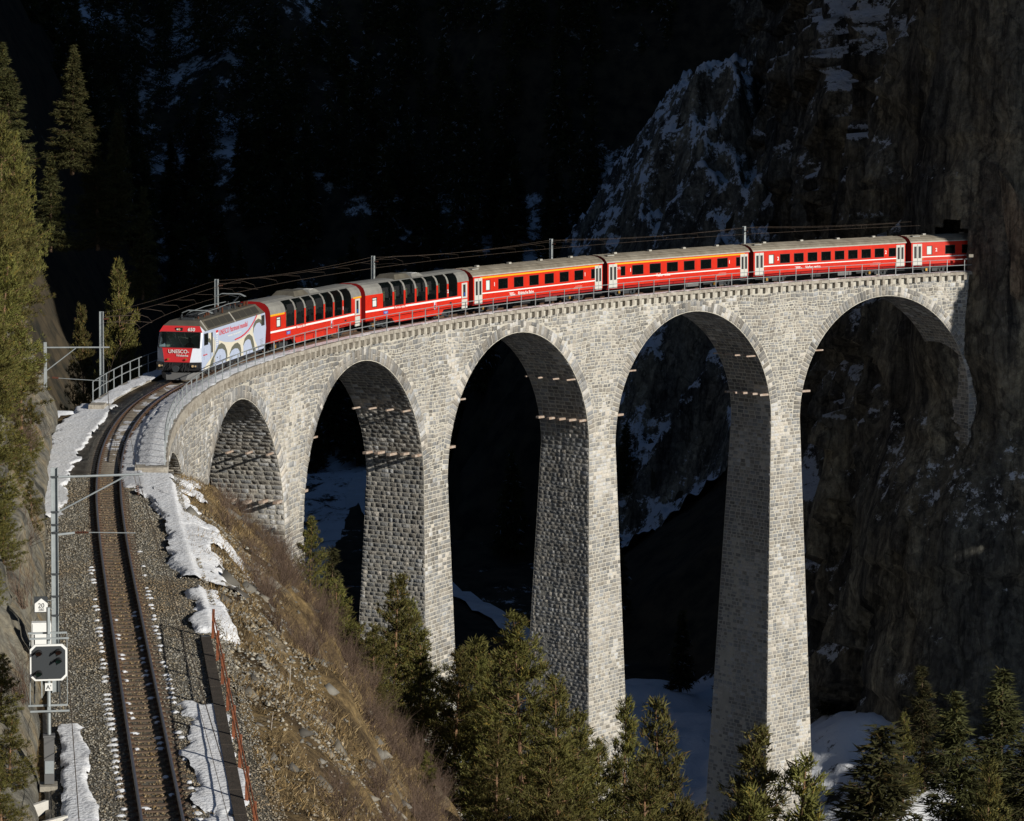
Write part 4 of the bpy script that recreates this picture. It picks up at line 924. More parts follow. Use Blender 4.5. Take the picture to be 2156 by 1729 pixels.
# far side of the viaduct, left
for px_, row, y, kd, vr, wd_, lab, zb in [
 (252,545,37,'pine',2,.62,'sunlit pine behind the railing at the bend, left of the locomotive', -7),
 (215,690,46,'pine',0,.6,'dark pine low behind the steel railing', -12), (180,640,30,'pine',3,.6,'pine between the rock and the first bridge mast', -10),
 (440,960,70,'pine',4,.8,'bushy green tree seen through the second arch', -30), (470,1010,60,'pine',2,.8,'shaded tree seen through the second arch near the pier', -26),
 (150,92,174,'spruce',1,1.3,'large spruce lit at its top on the upper left hillside', 9), (22,88,172,'spruce',1,1.3,'spruce in the upper left corner of the view', 9),
 (205,300,176,'spruce',0,1.5,'dim lit spruce below the large upper left spruce', 0), (105,320,172,'spruce',0,1.2,'dim spruce beside the pines of the rock wall', 0),
 (240,230,178,'spruce',0,1.,'dark spruce to the right of the large upper left spruce', 2), (300,390,178,'spruce',2,.9,'small shaded spruce right of the dim lit one', -6)]:
    p = at_y(px_, row, y); tree(kd, vr, p[0], p[1], z=zb, ztop=p[2], label=lab, wid=wd_)
# pines and bushes on the left rock wall
def rock_at(s_, h_):
    i = int(np.argmin(abs(S_r-s_))); j = 1+int(np.argmin(abs(Hh-h_))); return ROCKP[i, j]
S_r = np.concatenate([np.arange(-112, -2, .28)])
for k, (s_, h_, kd, vr, hh, wd_, lab) in enumerate([
 (-30, 9.5, 'pine', 3, 7.5, .9, 'top pine leaning out of the rock wall at the left edge'), (-28, 6.5, 'pine', 2, 6.5, .9, 'pine reaching out over the dark valley from the rock wall'),
 (-36, 8.5, 'pine', 0, 8.5, .9, 'dense pine high on the rock wall at the left edge'), (-40, 6.0, 'pine', 2, 6.0, 1.2, 'wide pine in the middle of the rock wall'),
 (-24, 3.9, 'pine', 4, 4.4, 1.1, 'bushy pine on the rock above the steel bracket'), (-33, 4.1, 'pine', 4, 4.5, 1.3, 'olive pine on a ledge left of the bracket post'),
 (-44, 3.9, 'pine', 4, 3.8, 1.3, 'pine on the ledge left of the track bend'), (-38, 2.3, 'pine', 4, 3.2, 1.2, 'low pine above the track near the bend'),
 (-26, 1.6, 'pine', 4, 3.0, .8, 'small dark pine hanging at the rock foot before the snow'), (-52, 3.6, 'pine', 4, 3.6, 1.3, 'pine left of the top of the nearest mast'),
 (-56, 2.4, 'pine', 4, 2.6, 1.4, 'spreading pine branchy over the rock beside the nearest mast'), (-50, 5.8, 'pine', 2, 5., 1.2, 'pine on the upper rock at the left edge, mid height'),
 (-74, 1.6, 'pine', 4, 2.2, 1.3, 'small pine left of the signal panel'), (-78.5, 1.1, 'pine', 4, 2.1, 1.5, 'bushy pine left of the signal post'), (-82.5, .9, 'pine', 4, 2.0, 1.5, 'low pine in the bottom left corner'),
 (-20, 9, 'pine', 0, 7, .8, 'slender pine at the upper rim of the rock wall'), (-24, 6.8, 'pine', 1, 9.5, .8, 'tall pine at the right side of the group high on the rock'), (-28, 7.2, 'pine', 0, 9., .85, 'tall pine beside the topmost one on the rock'),
 (-33, 6.8, 'pine', 1, 10.5, .8, 'tallest pine of the warm olive group at the left edge'), (-38, 6.6, 'pine', 3, 9, .9, 'full pine at the left edge above the rock face'), (-43, 5.0, 'pine', 0, 7, 1.0, 'broad warm pine half cut by the left edge'),
 (-60, 3.6, 'pine', 4, 3.0, 1.3, 'olive pine on the rock left of the distance board'), (-42, 1.2, 'pine', 4, 2.2, 1.2, 'little pine close to the ballast below the steel bracket'),
 (-32, 7.2, 'pine', 1, 6.5, 1.1, 'warm olive pine in the dense group at the left edge'), (-25, 5.6, 'pine', 3, 5.5, 1.0, 'pine at the right rim of the dense group on the rock'),
 (-66, 3.0, 'pine', 4, 3.2, 1.3, 'pine above the white equipment cabinet'), (-22, 7.6, 'pine', 1, 6.5, .9, 'pine standing out against the dark forest on the rock rim'),
 (-46, 11, 'pine', 0, 8, 1., 'pine on the skyline of the rock wall at the far left')]):
    p = rock_at(s_, h_); tree(kd, vr, float(p[0]), float(p[1]), h=hh, z=float(p[2])-.2, label=lab, wid=wd_)
# background forest: single spruces, the rest as one mass
cnt = 0; rest = []
rng = np.random.default_rng(5); pts = []
while len(pts) < 900:
    y = rng.uniform(350, 640); x = rng.uniform(-130, 150)*(y+150)/600+10
    d_, sd2 = dist_poly(np.array([x]), np.array([y]), CLIFF)
    pxx = 1057+5739*(x-20.8)/(y+148)
    if pxx < -60 or pxx > 1420 or d_[0] < 12: continue
    if fbm(np.array([x*.045]), np.array([y*.012]), 3, 3)[0] < -.12: continue     # clearings with snow
    pts.append((x, y))
pts = np.array(pts); zg = Hmain(pts[:, 0], pts[:, 1])
order = np.argsort(pts[:, 1])
for q, k in enumerate(order):
    x, y = pts[k]; h = rng.uniform(12, 22)
    if q < 210: tree('bg', q % 3, x, y, h=h, z=float(zg[k]), label='snow dusted dark spruce in the shaded forest behind the viaduct', group='spruces of the shaded forest')
    else: rest.append((x, y, zg[k], h))
bgV = np.zeros(len(BGS[0][1].vertices)*3); BGS[0][1].vertices.foreach_get('co', bgV); bgV = bgV.reshape(-1, 3, 3)[::4]
cc = np.zeros(len(BGS[0][1].vertices)*4); BGS[0][1].color_attributes['col'].data.foreach_get('color', cc); cc = cc.reshape(-1, 3, 4)[::4, :, :3]
allV = []; 
for x, y, z, h in rest:
    a = rng.random()*6.28; f = h/17; Q = bgV*np.array([f, f, f]); allV.append(np.stack([Q[..., 0]*math.cos(a)-Q[..., 1]*math.sin(a)+x, Q[..., 0]*math.sin(a)+Q[..., 1]*math.cos(a)+y, Q[..., 2]+z], -1))
allV = np.concatenate(allV); 
me = npmesh('distant_forest', allV.reshape(-1, 3), None, np.arange(len(allV)*3).reshape(-1, 3), mats=[MT['spruce_needles']], cols=np.tile(cc.reshape(-1, 3), (len(rest), 1)))
tag(link('distant_forest', me), kind='stuff')
# shaded trees along the cliff foot and on its ledges
for k, (x, y, h) in enumerate([(26,225,14), (20,250,16), (24,275,15), (15,300,18), (33,190,12), (40,165,10), (30,205,13), (36,240,11), (52,120,7), (44,150,9)]):
    tree('bg', k % 3, x, y, h=h, label='dark spruce at the foot of the shaded cliff, seen through the arches', group='spruces at the cliff foot')
# river / frozen road in the valley
rv = [(-5.5,366), (-5.5,355), (-6.2,338), (-7.4,324), (-6.5,306), (-3.7,288), (.2,263), (6,240), (14,215), (22,190), (32,165)]
rv = np.array(rv, float); tt = np.linspace(0, len(rv)-1, 90); rx = np.interp(tt, range(len(rv)), rv[:, 0]); ry = np.interp(tt, range(len(rv)), rv[:, 1])
for _ in range(3): rx[1:-1] = (rx[:-2]+rx[1:-1]+rx[2:])/3; ry[1:-1] = (ry[:-2]+ry[1:-1]+ry[2:])/3
b = MB(); V_ = []
for x, y in zip(rx, ry):
    for o in (-1.6, 1.6): V_.append((x+o, y, float(Hfar(np.array(x+o), np.array(min(y, 371.))) if y < 371 else Hmain(x, y))+.5))
b.add(V_, [(2*i, 2*i+1, 2*i+3, 2*i+2) for i in range(89)], 'snow'); tag(b.build('frozen_stream'), kind='structure')
# dry grass, gravel and bare shrubs on the slope
def slope_pts(n, s0, s1, o0, o1, rng):
    s = rng.uniform(s0, s1, n); o = rng.uniform(o0, o1, n); P = W(s, o, 0); P[:, 2] = Hmain(P[:, 0], P[:, 1]); return P, s, o
rng = np.random.default_rng(8)
P, s_, o_ = slope_pts(75000, -100, 10, 3.0, 24, rng)
den = fbm(P[:, 0]*.35, P[:, 1]*.35, 2, 3); kp = den > -.15+.3*rng.random(len(P)); P = P[kp]
T = tufts(P, np.tile([[.35, 0, .8]], (len(P), 1)), .26, .035, 3, rng, .8); 
gc = np.array([(.27,.185,.085), (.20,.14,.07), (.33,.245,.13), (.12,.082,.045), (.16,.12,.065)])[rng.integers(0, 5, len(T))]*(.7+.5*rng.random((len(T), 1)))
tag(link('dry_grass', npmesh('dry_grass', T.reshape(-1, 3), None, np.arange(len(T)*3).reshape(-1, 3), mats=[MT['grass']], cols=np.repeat(gc[:, None], 3, 1).reshape(-1, 3))), kind='stuff')
P, s_, o_ = slope_pts(6000, -66, -26, 3.0, 7., rng); scatter('scree', None, None, P+np.array([0,0,.03]), .03, .14, GP)
P, s_, o_ = slope_pts(3500, -98, -60, 3., 12, rng); scatter('scree', None, None, P+np.array([0,0,.03]), .03, .12, GP)
P, s_, o_ = slope_pts(260, -90, 0, 3.4, 12, rng); scatter('loose_rocks', None, None, P-np.array([0,0,.05]), .15, .75, [(.16,.15,.13), (.21,.19,.155), (.12,.11,.095)])
def shrub_mesh(seed, h, n, name, m, r0=.012):
    rng = np.random.default_rng(seed); b = MB()
    for k in range(n):
        d = np.array([rng.normal(0, .42), rng.normal(0, .42), 1.]); d /= np.linalg.norm(d); L_ = h*(.5+.6*rng.random()); p = np.array([rng.normal(0, .12), rng.normal(0, .12), 0]); q = p+d*L_*.5; e = q+(d+rng.normal(0, .15, 3))*L_*.5
        b.tube([p, q, e], r0, m, 3, cap=False, r1=r0*.3)
        for _ in range(5):
            g = rng.random(); a_ = q+(e-q)*g if rng.random() < .6 else p+(q-p)*(.5+.5*g); dd = d+rng.normal(0, .5, 3); b.tube([a_, a_+dd*L_*.3], r0*.5, m, 3, cap=False, r1=r0*.15)
    return b.mesh(name)
SHR = [shrub_mesh(40+i, 1.5, 40, 'bare_shrub', 'twig', .011) for i in range(3)]
SL = ['bare brown shrub on the grass slope right of the rusty railing', 'reddish leafless bush near the crest of the grass slope']
rng = np.random.default_rng(9); P, s_, o_ = slope_pts(700, -86, 6, 5.0, 17, rng); c = 0
for i_, p in enumerate(P):
    if fbm(np.array([p[0]*.2]), np.array([p[1]*.2]), 30, 2)[0] < 0: continue
    if c >= 210: break
    o = link('bare_shrub', SHR[c % 3]); tag(o, 'leafless brown shrub among many on the dry grass slope', 'shrub', 'leafless shrubs on the slope'); o.location = (p[0], p[1], p[2]-.1); o.rotation_euler = (0, 0, random.random()*6.3); k_ = random.uniform(.55, 1.15)+.15*(o_[i_] > 9); o.scale = (k_, k_, k_); c += 1
for k, (s_, h_) in enumerate([(-27,4.5), (-31,5.5), (-24,3.), (-35,3.), (-42,5.), (-48,1.6), (-58,1.3), (-70,1.), (-29,2.4), (-38,7)]):
    p = rock_at(s_, h_); o = link('bare_shrub', SHR[k % 3]); tag(o, 'bare twiggy shrub growing out of the left rock wall', 'shrub', 'shrubs on the rock wall'); o.location = tuple(p); o.rotation_euler = (0, .5, random.random()*6); o.scale = (1.1, 1.1, 1.1)
def birch(px0, r0, px1, r1, y, lab):
    a = at_y(px0, r0, y); b_ = at_y(px1, r1, y+random.uniform(-1, 1)); b = MB(); m_ = (a+b_)/2+np.array([0, 0, .1]); b.tube([a, m_, b_], .035, 'birch', 5, r1=.012)
    t = empty('birch_sapling', tuple(a), lab, 'tree'); o = b.build('trunk', t); o.data.transform(Matrix.Translation(tuple(-a)))
    b = MB(); d = (b_-a)
    for k in range(8): g = .3+.08*k; p = a+d*g-a; b.tube([p, p+np.array([random.uniform(-.5,.5), random.uniform(-.3,.3), random.uniform(.2,.7)])], .008, 'twig', 3, cap=False)
    b.build('twigs', t)
birch(590, 1728, 655, 1560, -60, 'pale leaning birch stem at the bottom of the grass slope')
birch(602, 1620, 612, 1400, -55, 'thin upright birch stem in the middle of the grass slope')
birch(560, 1640, 575, 1500, -66, 'short birch stem close to the rusty railing')
birch(660, 1715, 700, 1600, -56, 'small pale birch leaning right at the bottom')
# =============================================================== TRAIN
def place_vehicle(t, sa, sb):
    """local x forward (towards the near end), y to the inner side, z up; origin at mid length on rail level"""
    a = W(sa, 0, RAILZ); b_ = W(sb, 0, RAILZ); x = Vector(a-b_).normalized(); mid = Vector((a+b_)/2); m_ = Vector(W((sa+sb)/2, 0, RAILZ)); mid = mid*.5+m_*.5
    y = Vector((0, 0, 1)).cross(x).normalized(); z = x.cross(y)
    t.matrix_world = Matrix(((x[0], y[0], z[0], mid[0]), (x[1], y[1], z[1], mid[1]), (x[2], y[2], z[2], mid[2]), (0, 0, 0, 1)))
SIDE = lambda x, y, z: Matrix(((-1, 0, 0, x), (0, 0, 1, y), (0, 1, 0, z), (0, 0, 0, 1)))       # text on the +y side
def wall_holes(b, L, y, z0, z1, holes, m, rev=.07, sgn=1):
    """side wall of length 2L at y with rectangular openings (x0,x1,z0,z1)"""
    xs = sorted({-L, L}|{h[0] for h in holes}|{h[1] for h in holes}); zs_ = sorted({z0, z1}|{h[2] for h in holes}|{h[3] for h in holes})
    for a, c in zip(xs[:-1], xs[1:]):
        for d, e in zip(zs_[:-1], zs_[1:]):
            mx, mz = (a+c)/2, (d+e)/2
            if any(h[0] < mx < h[1] and h[2] < mz < h[3] for h in holes): continue
            P = [(a,y,d), (c,y,d), (c,y,e), (a,y,e)]; b.add(P if sgn < 0 else P[::-1], [(0,1,2,3)], m)
    for h in holes:
        for P in ([(h[0],h[2]), (h[1],h[2])], [(h[1],h[2]), (h[1],h[3])], [(h[1],h[3]), (h[0],h[3])], [(h[0],h[3]), (h[0],h[2])]):
            (xa, za), (xb, zb) = P; b.add([(xa,y,za), (xb,y,zb), (xb,y-sgn*rev,zb), (xa,y-sgn*rev,za)], [(0,1,2,3)], 'black')
def bogie(parent, x):
    t = MB(); 
    for y in (.62, -.62): t.box(x-1.35, x+1.35, y-.06, y+.06, .38, .58, 'black'); t.box(x-.3, x+.3, y-.1, y+.14, .2, .5, 'dark_grey'); 
    t.box(x-.25, x+.25, -.7, .7, .35, .7, 'black'); bo = t.build('bogie', parent)
    for dx in (-.9, .9):
        w_ = MB()
        for y in (-.535, .535): w_.tube([(x+dx, y-.06, .36), (x+dx, y+.06, .36)], .36, 'dark_grey', 14)
        w_.tube([(x+dx, -.6, .36), (x+dx, .6, .36)], .07, 'black', 6); w_.build('wheelset', bo)
        w_ = MB(); w_.box(x+dx-.1, x+dx+.1, .68, .78, .25, .48, 'brass' if dx > 0 else 'dark_grey'); w_.build('axle_box', bo)
YW = 1.34
def roof_prof(kind):
    if kind == 'pano': return [(YW,2.62), (YW-.04,2.86), (YW-.16,3.12), (YW-.38,3.32), (.6,3.44), (0,3.47)]
    return [(YW+.03,2.86), (YW-.02,2.98), (YW-.2,3.16), (.75,3.34), (.35,3.41), (0,3.43)]
def roof_mesh(b, x0, x1, prof, m, thick=True, ends=None):
    P = prof+[(-y, z) for y, z in prof[-2::-1]]; n = len(P)
    V_ = [(x, y, z) for x in (x0, x1) for y, z in P]; b.add(V_, [(i, i+1, n+i+1, n+i) for i in range(n-1)], m)
    b.add([(x0, y, z) for y, z in P], [tuple(range(n))], ends or m); b.add([(x1, y, z) for y, z in P], [tuple(range(n))[::-1]], ends or m)
def interior(parent, L, n):
    b = MB(); b.box(-L+.3, L-.3, -1.15, 1.15, .9, 1.0, 'seat')
    for k in range(n):
        x = -L+1.6+k*(2*L-3.2)/(n-1)
        for y0, y1 in ((.25, 1.1), (-1.1, -.25)): b.box(x-.08, x+.08, y0, y1, 1.0, 1.95, 'seat'); b.box(x-.3, x+.3, y0, y1, 1.35, 1.45, 'seat')
    b.box(-L+.3, L-.3, -1.2, -1.17, 1.0, 2.8, 'seat'); b.build('seats', parent)
def gangway(parent, x, sg):
    b = MB(); b.box(min(x, x+sg*.34), max(x, x+sg*.34), -.55, .55, .95, 3.0, 'black')
    for k in range(3): b.box(x+sg*(.05+.1*k)-.02, x+sg*(.05+.1*k)+.02, -.6, .6, .9, 3.05, 'dark_grey')
    b.build('gangway', parent)
def coach_ew(sa, sb, label, cls, name_text, win, doors=(1, 1), stripe_y=True, bike=False, wdark=()):
    Lf = float(np.linalg.norm(W(sb, 1.3, 0)-W(sa, 1.3, 0))); L = Lf/2-.02
    t = empty('passenger_coach', (0,0,0), label, 'train coach', 'coaches of the red train')
    z0, z1 = .92, 2.88; u = lambda f: L-2*L*f     # f = fraction from the front end
    holes = []
    wins = []
    for f0, f1, k in win:
        h = (u(f1), u(f0), 1.72, 2.52) if k != 'small' else (u(f1), u(f0), 1.72, 2.50); holes.append(h); wins.append((h, k))
    b = MB(); wall_holes(b, L, YW, z0, z1, holes, 'red'); wall_holes(b, L, -YW, z0, z1, holes, 'red', sgn=-1)
    b.add([(L,-YW,z0), (L,YW,z0), (L,YW,z1), (L,-YW,z1)], [(0,1,2,3)], 'darkred'); b.add([(-L,-YW,z0), (-L,YW,z0), (-L,YW,z1), (-L,-YW,z1)], [(3,2,1,0)], 'darkred')
    b.box(-L, L, -YW+.02, YW-.02, z0-.02, z0+.04, 'darkred'); b.hexa([(-L,-YW+.1,.7), (L,-YW+.1,.7), (L,YW-.1,.7), (-L,YW-.1,.7), (-L,-YW,.915), (L,-YW,.915), (L,YW,.915), (-L,YW,.915)], 'red' if False else 'darkred'); b.build('body', t)
    for sy in (1, -1):
        for h, k in wins:
            g = MB(); yv = sy*(YW-.05); g.box(h[0]+.03, h[1]-.03, min(yv, yv-sy*.01), max(yv, yv-sy*.01), h[2]+.03, h[3]-.03, 'glass_milk' if k == 'milk' else 'glass')
            fr = MB(); e = .035; yo = sy*(YW+.006); 
            for a in ((h[0],h[1],h[2],h[2]+e), (h[0],h[1],h[3]-e,h[3]), (h[0],h[0]+e,h[2]+e,h[3]-e), (h[1]-e,h[1],h[2]+e,h[3]-e)): fr.box(a[0], a[1], min(yo, yv), max(yo, yv), a[2], a[3], 'black')
            wo = fr.build('window', t); g.build('pane', wo)
    b = MB(); pr = roof_prof('ew'); roof_mesh(b, -L-.12, L+.12, pr, 'roof_brown', ends='darkred')
    for y in (.3, .62, .93, 1.2, -.3, -.62, -.93, -1.2): zt_ = np.interp(abs(y), [0,.35,.75,YW-.2,YW], [3.43,3.41,3.34,3.16,2.9]); b.box(-L, L, y-.018, y+.018, zt_-.02, zt_+.022, 'roof_brown')
    b.build('roof', t)
    b = MB()
    for f in (.02,): 
        for y in (YW+.03, -YW-.03): b.box(-L-.1, L+.1, y-.012, y+.012, 2.85, 2.93, 'roof_pale')
    b.build('gutter', t)
    for k in range(4): b = MB(); x = u(.13+.24*k); b.box(x-.16, x+.16, -.12, .12, 3.41, 3.55, 'roof_pale'); b.build('roof_vent', t)
    for x in (u(.045),): b = MB(); b.box(x-.4, x+.4, .45, .98, 3.36, 3.42, 'roof_pale'); b.box(x-.33, x+.33, .5, .93, 3.42, 3.435, 'dark_grey'); b.build('roof_hatch', t)
    b = MB()
    for sy in (1, -1): b.box(-L+.7, L-.7, min(sy*YW, sy*(YW+.008)), max(sy*YW, sy*(YW+.008)), 1.50, 1.58, 'white')
    b.build('white_stripe', t)
    if stripe_y:
        b = MB()
        for sy in (1, -1): b.box(u(.97), u(.05), min(sy*YW, sy*(YW+.008)), max(sy*YW, sy*(YW+.008)), 2.66, 2.78, 'yellow')
        b.build('yellow_stripe', t)
    for e, on in ((1, doors[0]), (-1, doors[1])):
        if not on: continue
        for sy in (1, -1):
            d = MB(); xa = e*(L-.14); xb = e*(L-1.12); x0, x1 = min(xa, xb), max(xa, xb); ya, yb = sorted((sy*(YW-.04), sy*(YW+.02)))
            d.box(x0, x1, ya, yb, .78, 2.72, 'door_grey'); do = d.build('door', t)
            g = MB(); yo = sorted((sy*(YW+.018), sy*(YW+.03)))
            for q in (.12, .58): 
                g.box(x0+q, x0+q+.26, yo[0], yo[1], 1.45, 2.5, 'black')
            g.build('door_window', do)
            g = MB(); g.box((x0+x1)/2-.015, (x0+x1)/2+.015, yo[0]-.001, yo[1]-.004, .8, 2.7, 'mid_grey'); g.build('door_seam', do)
            s_ = MB(); s_.box(x0, x1, min(sy*1.1, sy*1.38), max(sy*1.1, sy*1.38), .45, .5, 'dark_grey'); s_.build('step', t)
    interior(t, L, 10); 
    for x in (L-2.9, -L+2.9): bogie(t, x)
    b = MB(); b.box(-2.6, -1.0, -1.1, 1.1, .3, .72, 'mid_grey'); b.box(1.0, 2.2, -1.1, 1.1, .35, .7, 'black'); b.box(-4.2, -3.2, -.9, 1.1, .4, .7, 'black'); b.build('underframe_boxes', t)
    gangway(t, L, 1); gangway(t, -L, -1)
    for f, side in ((.155, 'l'), (.865, 'r')):
        text('class_number', str(cls), .42, 'white', t, SIDE(u(f if cls == 2 or side == 'l' else .855), YW+.01, 2.0), 'CENTER', off=.008)
    if name_text: text('name_lettering', name_text, .34, 'white', t, SIDE(u(.33), YW+.012, 1.14) if cls == 2 or 'Rh' in name_text else SIDE(u(.33), YW+.014, 1.44), off=.004)
    if name_text and (cls == 2 or 'Rh' in name_text):
        b = MB(); x = u(.285)
        for k, (w0, zz_) in enumerate(((.42, 1.14), (.5, 1.2), (.34, 1.27), (.46, 1.33))): b.box(x-w0+k*.07, x+w0*.5+k*.05, YW+.006, YW+.012, zz_, zz_+.03, 'white')
        b.build('emblem', t)
    b = MB(); x = u(.78)
    for r_ in range(3): b.box(x-.9, x+.35-.15*r_, YW+.004, YW+.008, 1.08+.09*r_, 1.10+.09*r_, 'roof_pale')
    b.build('small_lettering', t)
    b = MB()
    for f in (.07, .93): b.box(u(f)-.05, u(f)+.05, YW, YW+.03, 1.35, 1.42, 'brass')
    b.build('marker_lamps', t)
    if bike:
        b = MB(); x = u(.075)
        for dx in (-.13, .13): b.tube([(x+dx+.085*math.cos(a), YW+.01, 2.35+.085*math.sin(a)) for a in np.linspace(0, 6.283, 13)], .012, 'white', 4)
        b.tube([(x-.13,YW+.01,2.35), (x-.02,YW+.01,2.35), (x+.07,YW+.01,2.48), (x-.07,YW+.01,2.48), (x-.02,YW+.01,2.35)], .01, 'white', 4); b.build('bicycle_emblem', t)
    place_vehicle(t, sa, sb); return t
def coach_pano(sa, sb, label, cls, name_text, yellow):
    Lf = float(np.linalg.norm(W(sb, 1.3, 0)-W(sa, 1.3, 0))); L = Lf/2-.02
    t = empty('panorama_coach', (0,0,0), label, 'train coach', 'coaches of the red train'); z0 = .78; u = lambda f: L-2*L*f
    N_ = 7; wa, wb = .155, .895; pitch = (wb-wa)/N_; holes = []
    for k in range(N_): f0 = wa+pitch*k+.006; f1 = wa+pitch*(k+1)-.010; holes.append((u(f1), u(f0), 1.62, 2.62))
    toil = (u(.105), u(.062), 1.72, 2.4); b = MB()
    wall_holes(b, L, YW, z0, 2.62, holes+[toil], 'red'); wall_holes(b, L, -YW, z0, 2.62, holes+[toil], 'red', sgn=-1)
    pr = roof_prof('pano'); n = len(pr)
    for e in (1, -1):
        P = [(e*L, y, z) for y, z in [(YW, z0)]+pr+[(-a, c) for a, c in pr[-2::-1]]+[(-YW, z0)]]; b.poly(P if e > 0 else P[::-1], 'darkred')
    b.box(-L, L, -YW+.03, YW-.03, z0-.02, z0+.03, 'darkred')
    for sy in (1, -1):
        y0, y1 = sorted((sy*(YW-.05), sy*(YW-.3))); b.hexa([(-3.4,y0,.42), (3.4,y0,.42), (3.4,y1,.42), (-3.4,y1,.42), (-3.8,y0,z0), (3.8,y0,z0), (3.8,y1,z0), (-3.8,y1,z0)], 'red')
    b.build('body', t)
    # curved upper glazing between silver ribs
    for sy in (1, -1):
        for h in holes:
            fr = MB(); g = MB(); P = [(YW-.035, h[2]+.02), (YW-.035, 2.62)]+[(y-.03, z-.01) for y, z in pr[1:4]]; V_ = []
            for x in (h[0], h[1]): V_ += [(x, sy*y, z) for y, z in P]
            m_ = len(P); g.add(V_, [(i, i+1, m_+i+1, m_+i) for i in range(m_-1)], 'glass')
            fr.box(h[0], h[1], min(sy*YW, sy*(YW-.05)), max(sy*YW, sy*(YW-.05)), h[2], h[2]+.03, 'black')
            for x in (h[0], h[1]-.04):
                for (ya, za), (yb, zb) in zip(P[:-1], P[1:]): fr.add([(x,sy*(ya+.01),za), (x+.04,sy*(ya+.01),za), (x+.04,sy*(yb+.01),zb), (x,sy*(yb+.01),zb)], [(0,1,2,3)], 'black')
            wo = fr.build('window', t); g.build('pane', wo)
        g = MB(); y0, y1 = sorted((sy*(YW-.03), sy*(YW-.02))); g.box(toil[0]+.03, toil[1]-.03, y0, y1, toil[2]+.03, toil[3]-.03, 'glass_milk'); fr = MB(); y0, y1 = sorted((sy*(YW-.02), sy*(YW+.012)))
        for a in ((toil[0],toil[1],toil[2],toil[2]+.05), (toil[0],toil[1],toil[3]-.05,toil[3]), (toil[0],toil[0]+.05,toil[2]+.05,toil[3]-.05), (toil[1]-.05,toil[1],toil[2]+.05,toil[3]-.05), (toil[0],toil[1],2.2,2.24)): fr.box(a[0], a[1], y0, y1, a[2], a[3], 'black')
        wo = fr.build('window', t); g.build('pane', wo)
    b = MB(); crown = pr[3:]; P = crown+[(-y, z) for y, z in crown[-2::-1]]; m_ = len(P)
    b.add([(x, y, z) for x in (-L, L) for y, z in P], [(i, i+1, m_+i+1, m_+i) for i in range(m_-1)], 'roof_silver')
    segs = [(u(wa)-.02, L)]+[(holes[k+1][1], holes[k][0]) for k in range(N_-1)]+[(-L, holes[-1][0])]
    for sy in (1, -1):
        for x0, x1 in segs:
            low4 = pr[:4]; b.add([(x, sy*(y+.004), z) for x in (x0, x1) for y, z in low4], [(i, i+1, 4+i+1, 4+i) for i in range(3)], 'roof_silver')
    b.build('roof', t)
    for x0, x1, zt_, m in ((.3, 2.6, 3.72, 'roof_loco'), (-1.6, .15, 3.64, 'roof_silver')):
        b = MB(); b.hexa([(x0,-.85,3.40), (x1,-.85,3.40), (x1,.85,3.40), (x0,.85,3.40), (x0+.35,-.6,zt_), (x1-.3,-.6,zt_), (x1-.3,.6,zt_), (x0+.35,.6,zt_)], m); b.build('roof_unit', t)
    b = MB(); b.box(-1.0, -.4, .1, .6, 3.645, 3.66, 'white'); b.build('roof_sticker', t)
    b = MB(); b.box(-L+1.2, L, YW, YW+.008, 1.42, 1.54, 'white'); b.box(-L+1.2, L, -YW-.008, -YW, 1.42, 1.54, 'white'); b.build('white_stripe', t)
    if yellow:
        b = MB(); b.box(u(.145), L, YW, YW+.012, 2.5, 2.62, 'yellow'); b.box(-L, u(.905), YW, YW+.012, 2.55, 2.66, 'yellow'); b.build('yellow_stripe', t)
    for sy in (1, -1):
        d = MB(); ya, yb = sorted((sy*(YW-.03), sy*(YW+.02))); x0, x1 = -L+.25, -L+1.1; d.box(x0, x1, ya, yb, .62, 2.52, 'door_grey'); do = d.build('door', t)
        yo = sorted((sy*(YW+.018), sy*(YW+.03))); g = MB(); g.box(x0+.28, x1-.2, yo[0], yo[1], 1.5, 2.4, 'black'); g.build('door_window', do)
        g = MB(); g.box(x0+.38, x1-.28, yo[1]-.004, yo[1]+.004, 1.55, 1.8, 'sign_blue'); g.build('door_sticker', do); g = MB(); g.box(x0, x1, yo[0], yo[1]-.006, 1.3, 1.38, 'red'); g.build('door_band', do)
    interior(t, L, 9)
    for k in range(N_-1):
        b = MB(); h = holes[k]; x = (h[0]+h[1])/2+.15; b.box(x-.07, x+.07, 1.02, 1.12, 2.0, 2.7, 'curtain'); b.box(x-.02, x+.16, 1.04, 1.1, 2.45, 2.7, 'curtain'); b.build('curtain', t)
    for x in (L-2.9, -L+2.9): bogie(t, x)
    gangway(t, L, 1); gangway(t, -L, -1)
    text('name_lettering', name_text, .24, 'white', t, SIDE(u(.27), YW+.018, 1.40), off=.003)
    b = MB(); b.box(u(.37)-0, u(.265), YW+.009, YW+.014, 1.38, 1.58, 'red'); b.build('name_field', t)
    text('class_number', str(cls), .34, 'white', t, SIDE((holes[-2][0]+holes[-1][1])/2, YW+.012, 1.95), 'CENTER', off=.012)
    b = MB(); b.box(u(.205), u(.165), YW+.009, YW+.018, 1.12, 1.34, 'sign_blue'); pl_ = b.build('route_plate', t)
    b = MB(); b.box(u(.2), u(.17), YW+.019, YW+.022, 1.25, 1.27, 'white'); b.box(u(.196), u(.174), YW+.019, YW+.022, 1.18, 1.2, 'white'); b.build('plate_print', pl_)
    b = MB(); x = u(.66); b.box(x-.17, x+.17, YW+.003, YW+.012, .86, 1.40, 'white'); pl_ = b.build('poster', t)
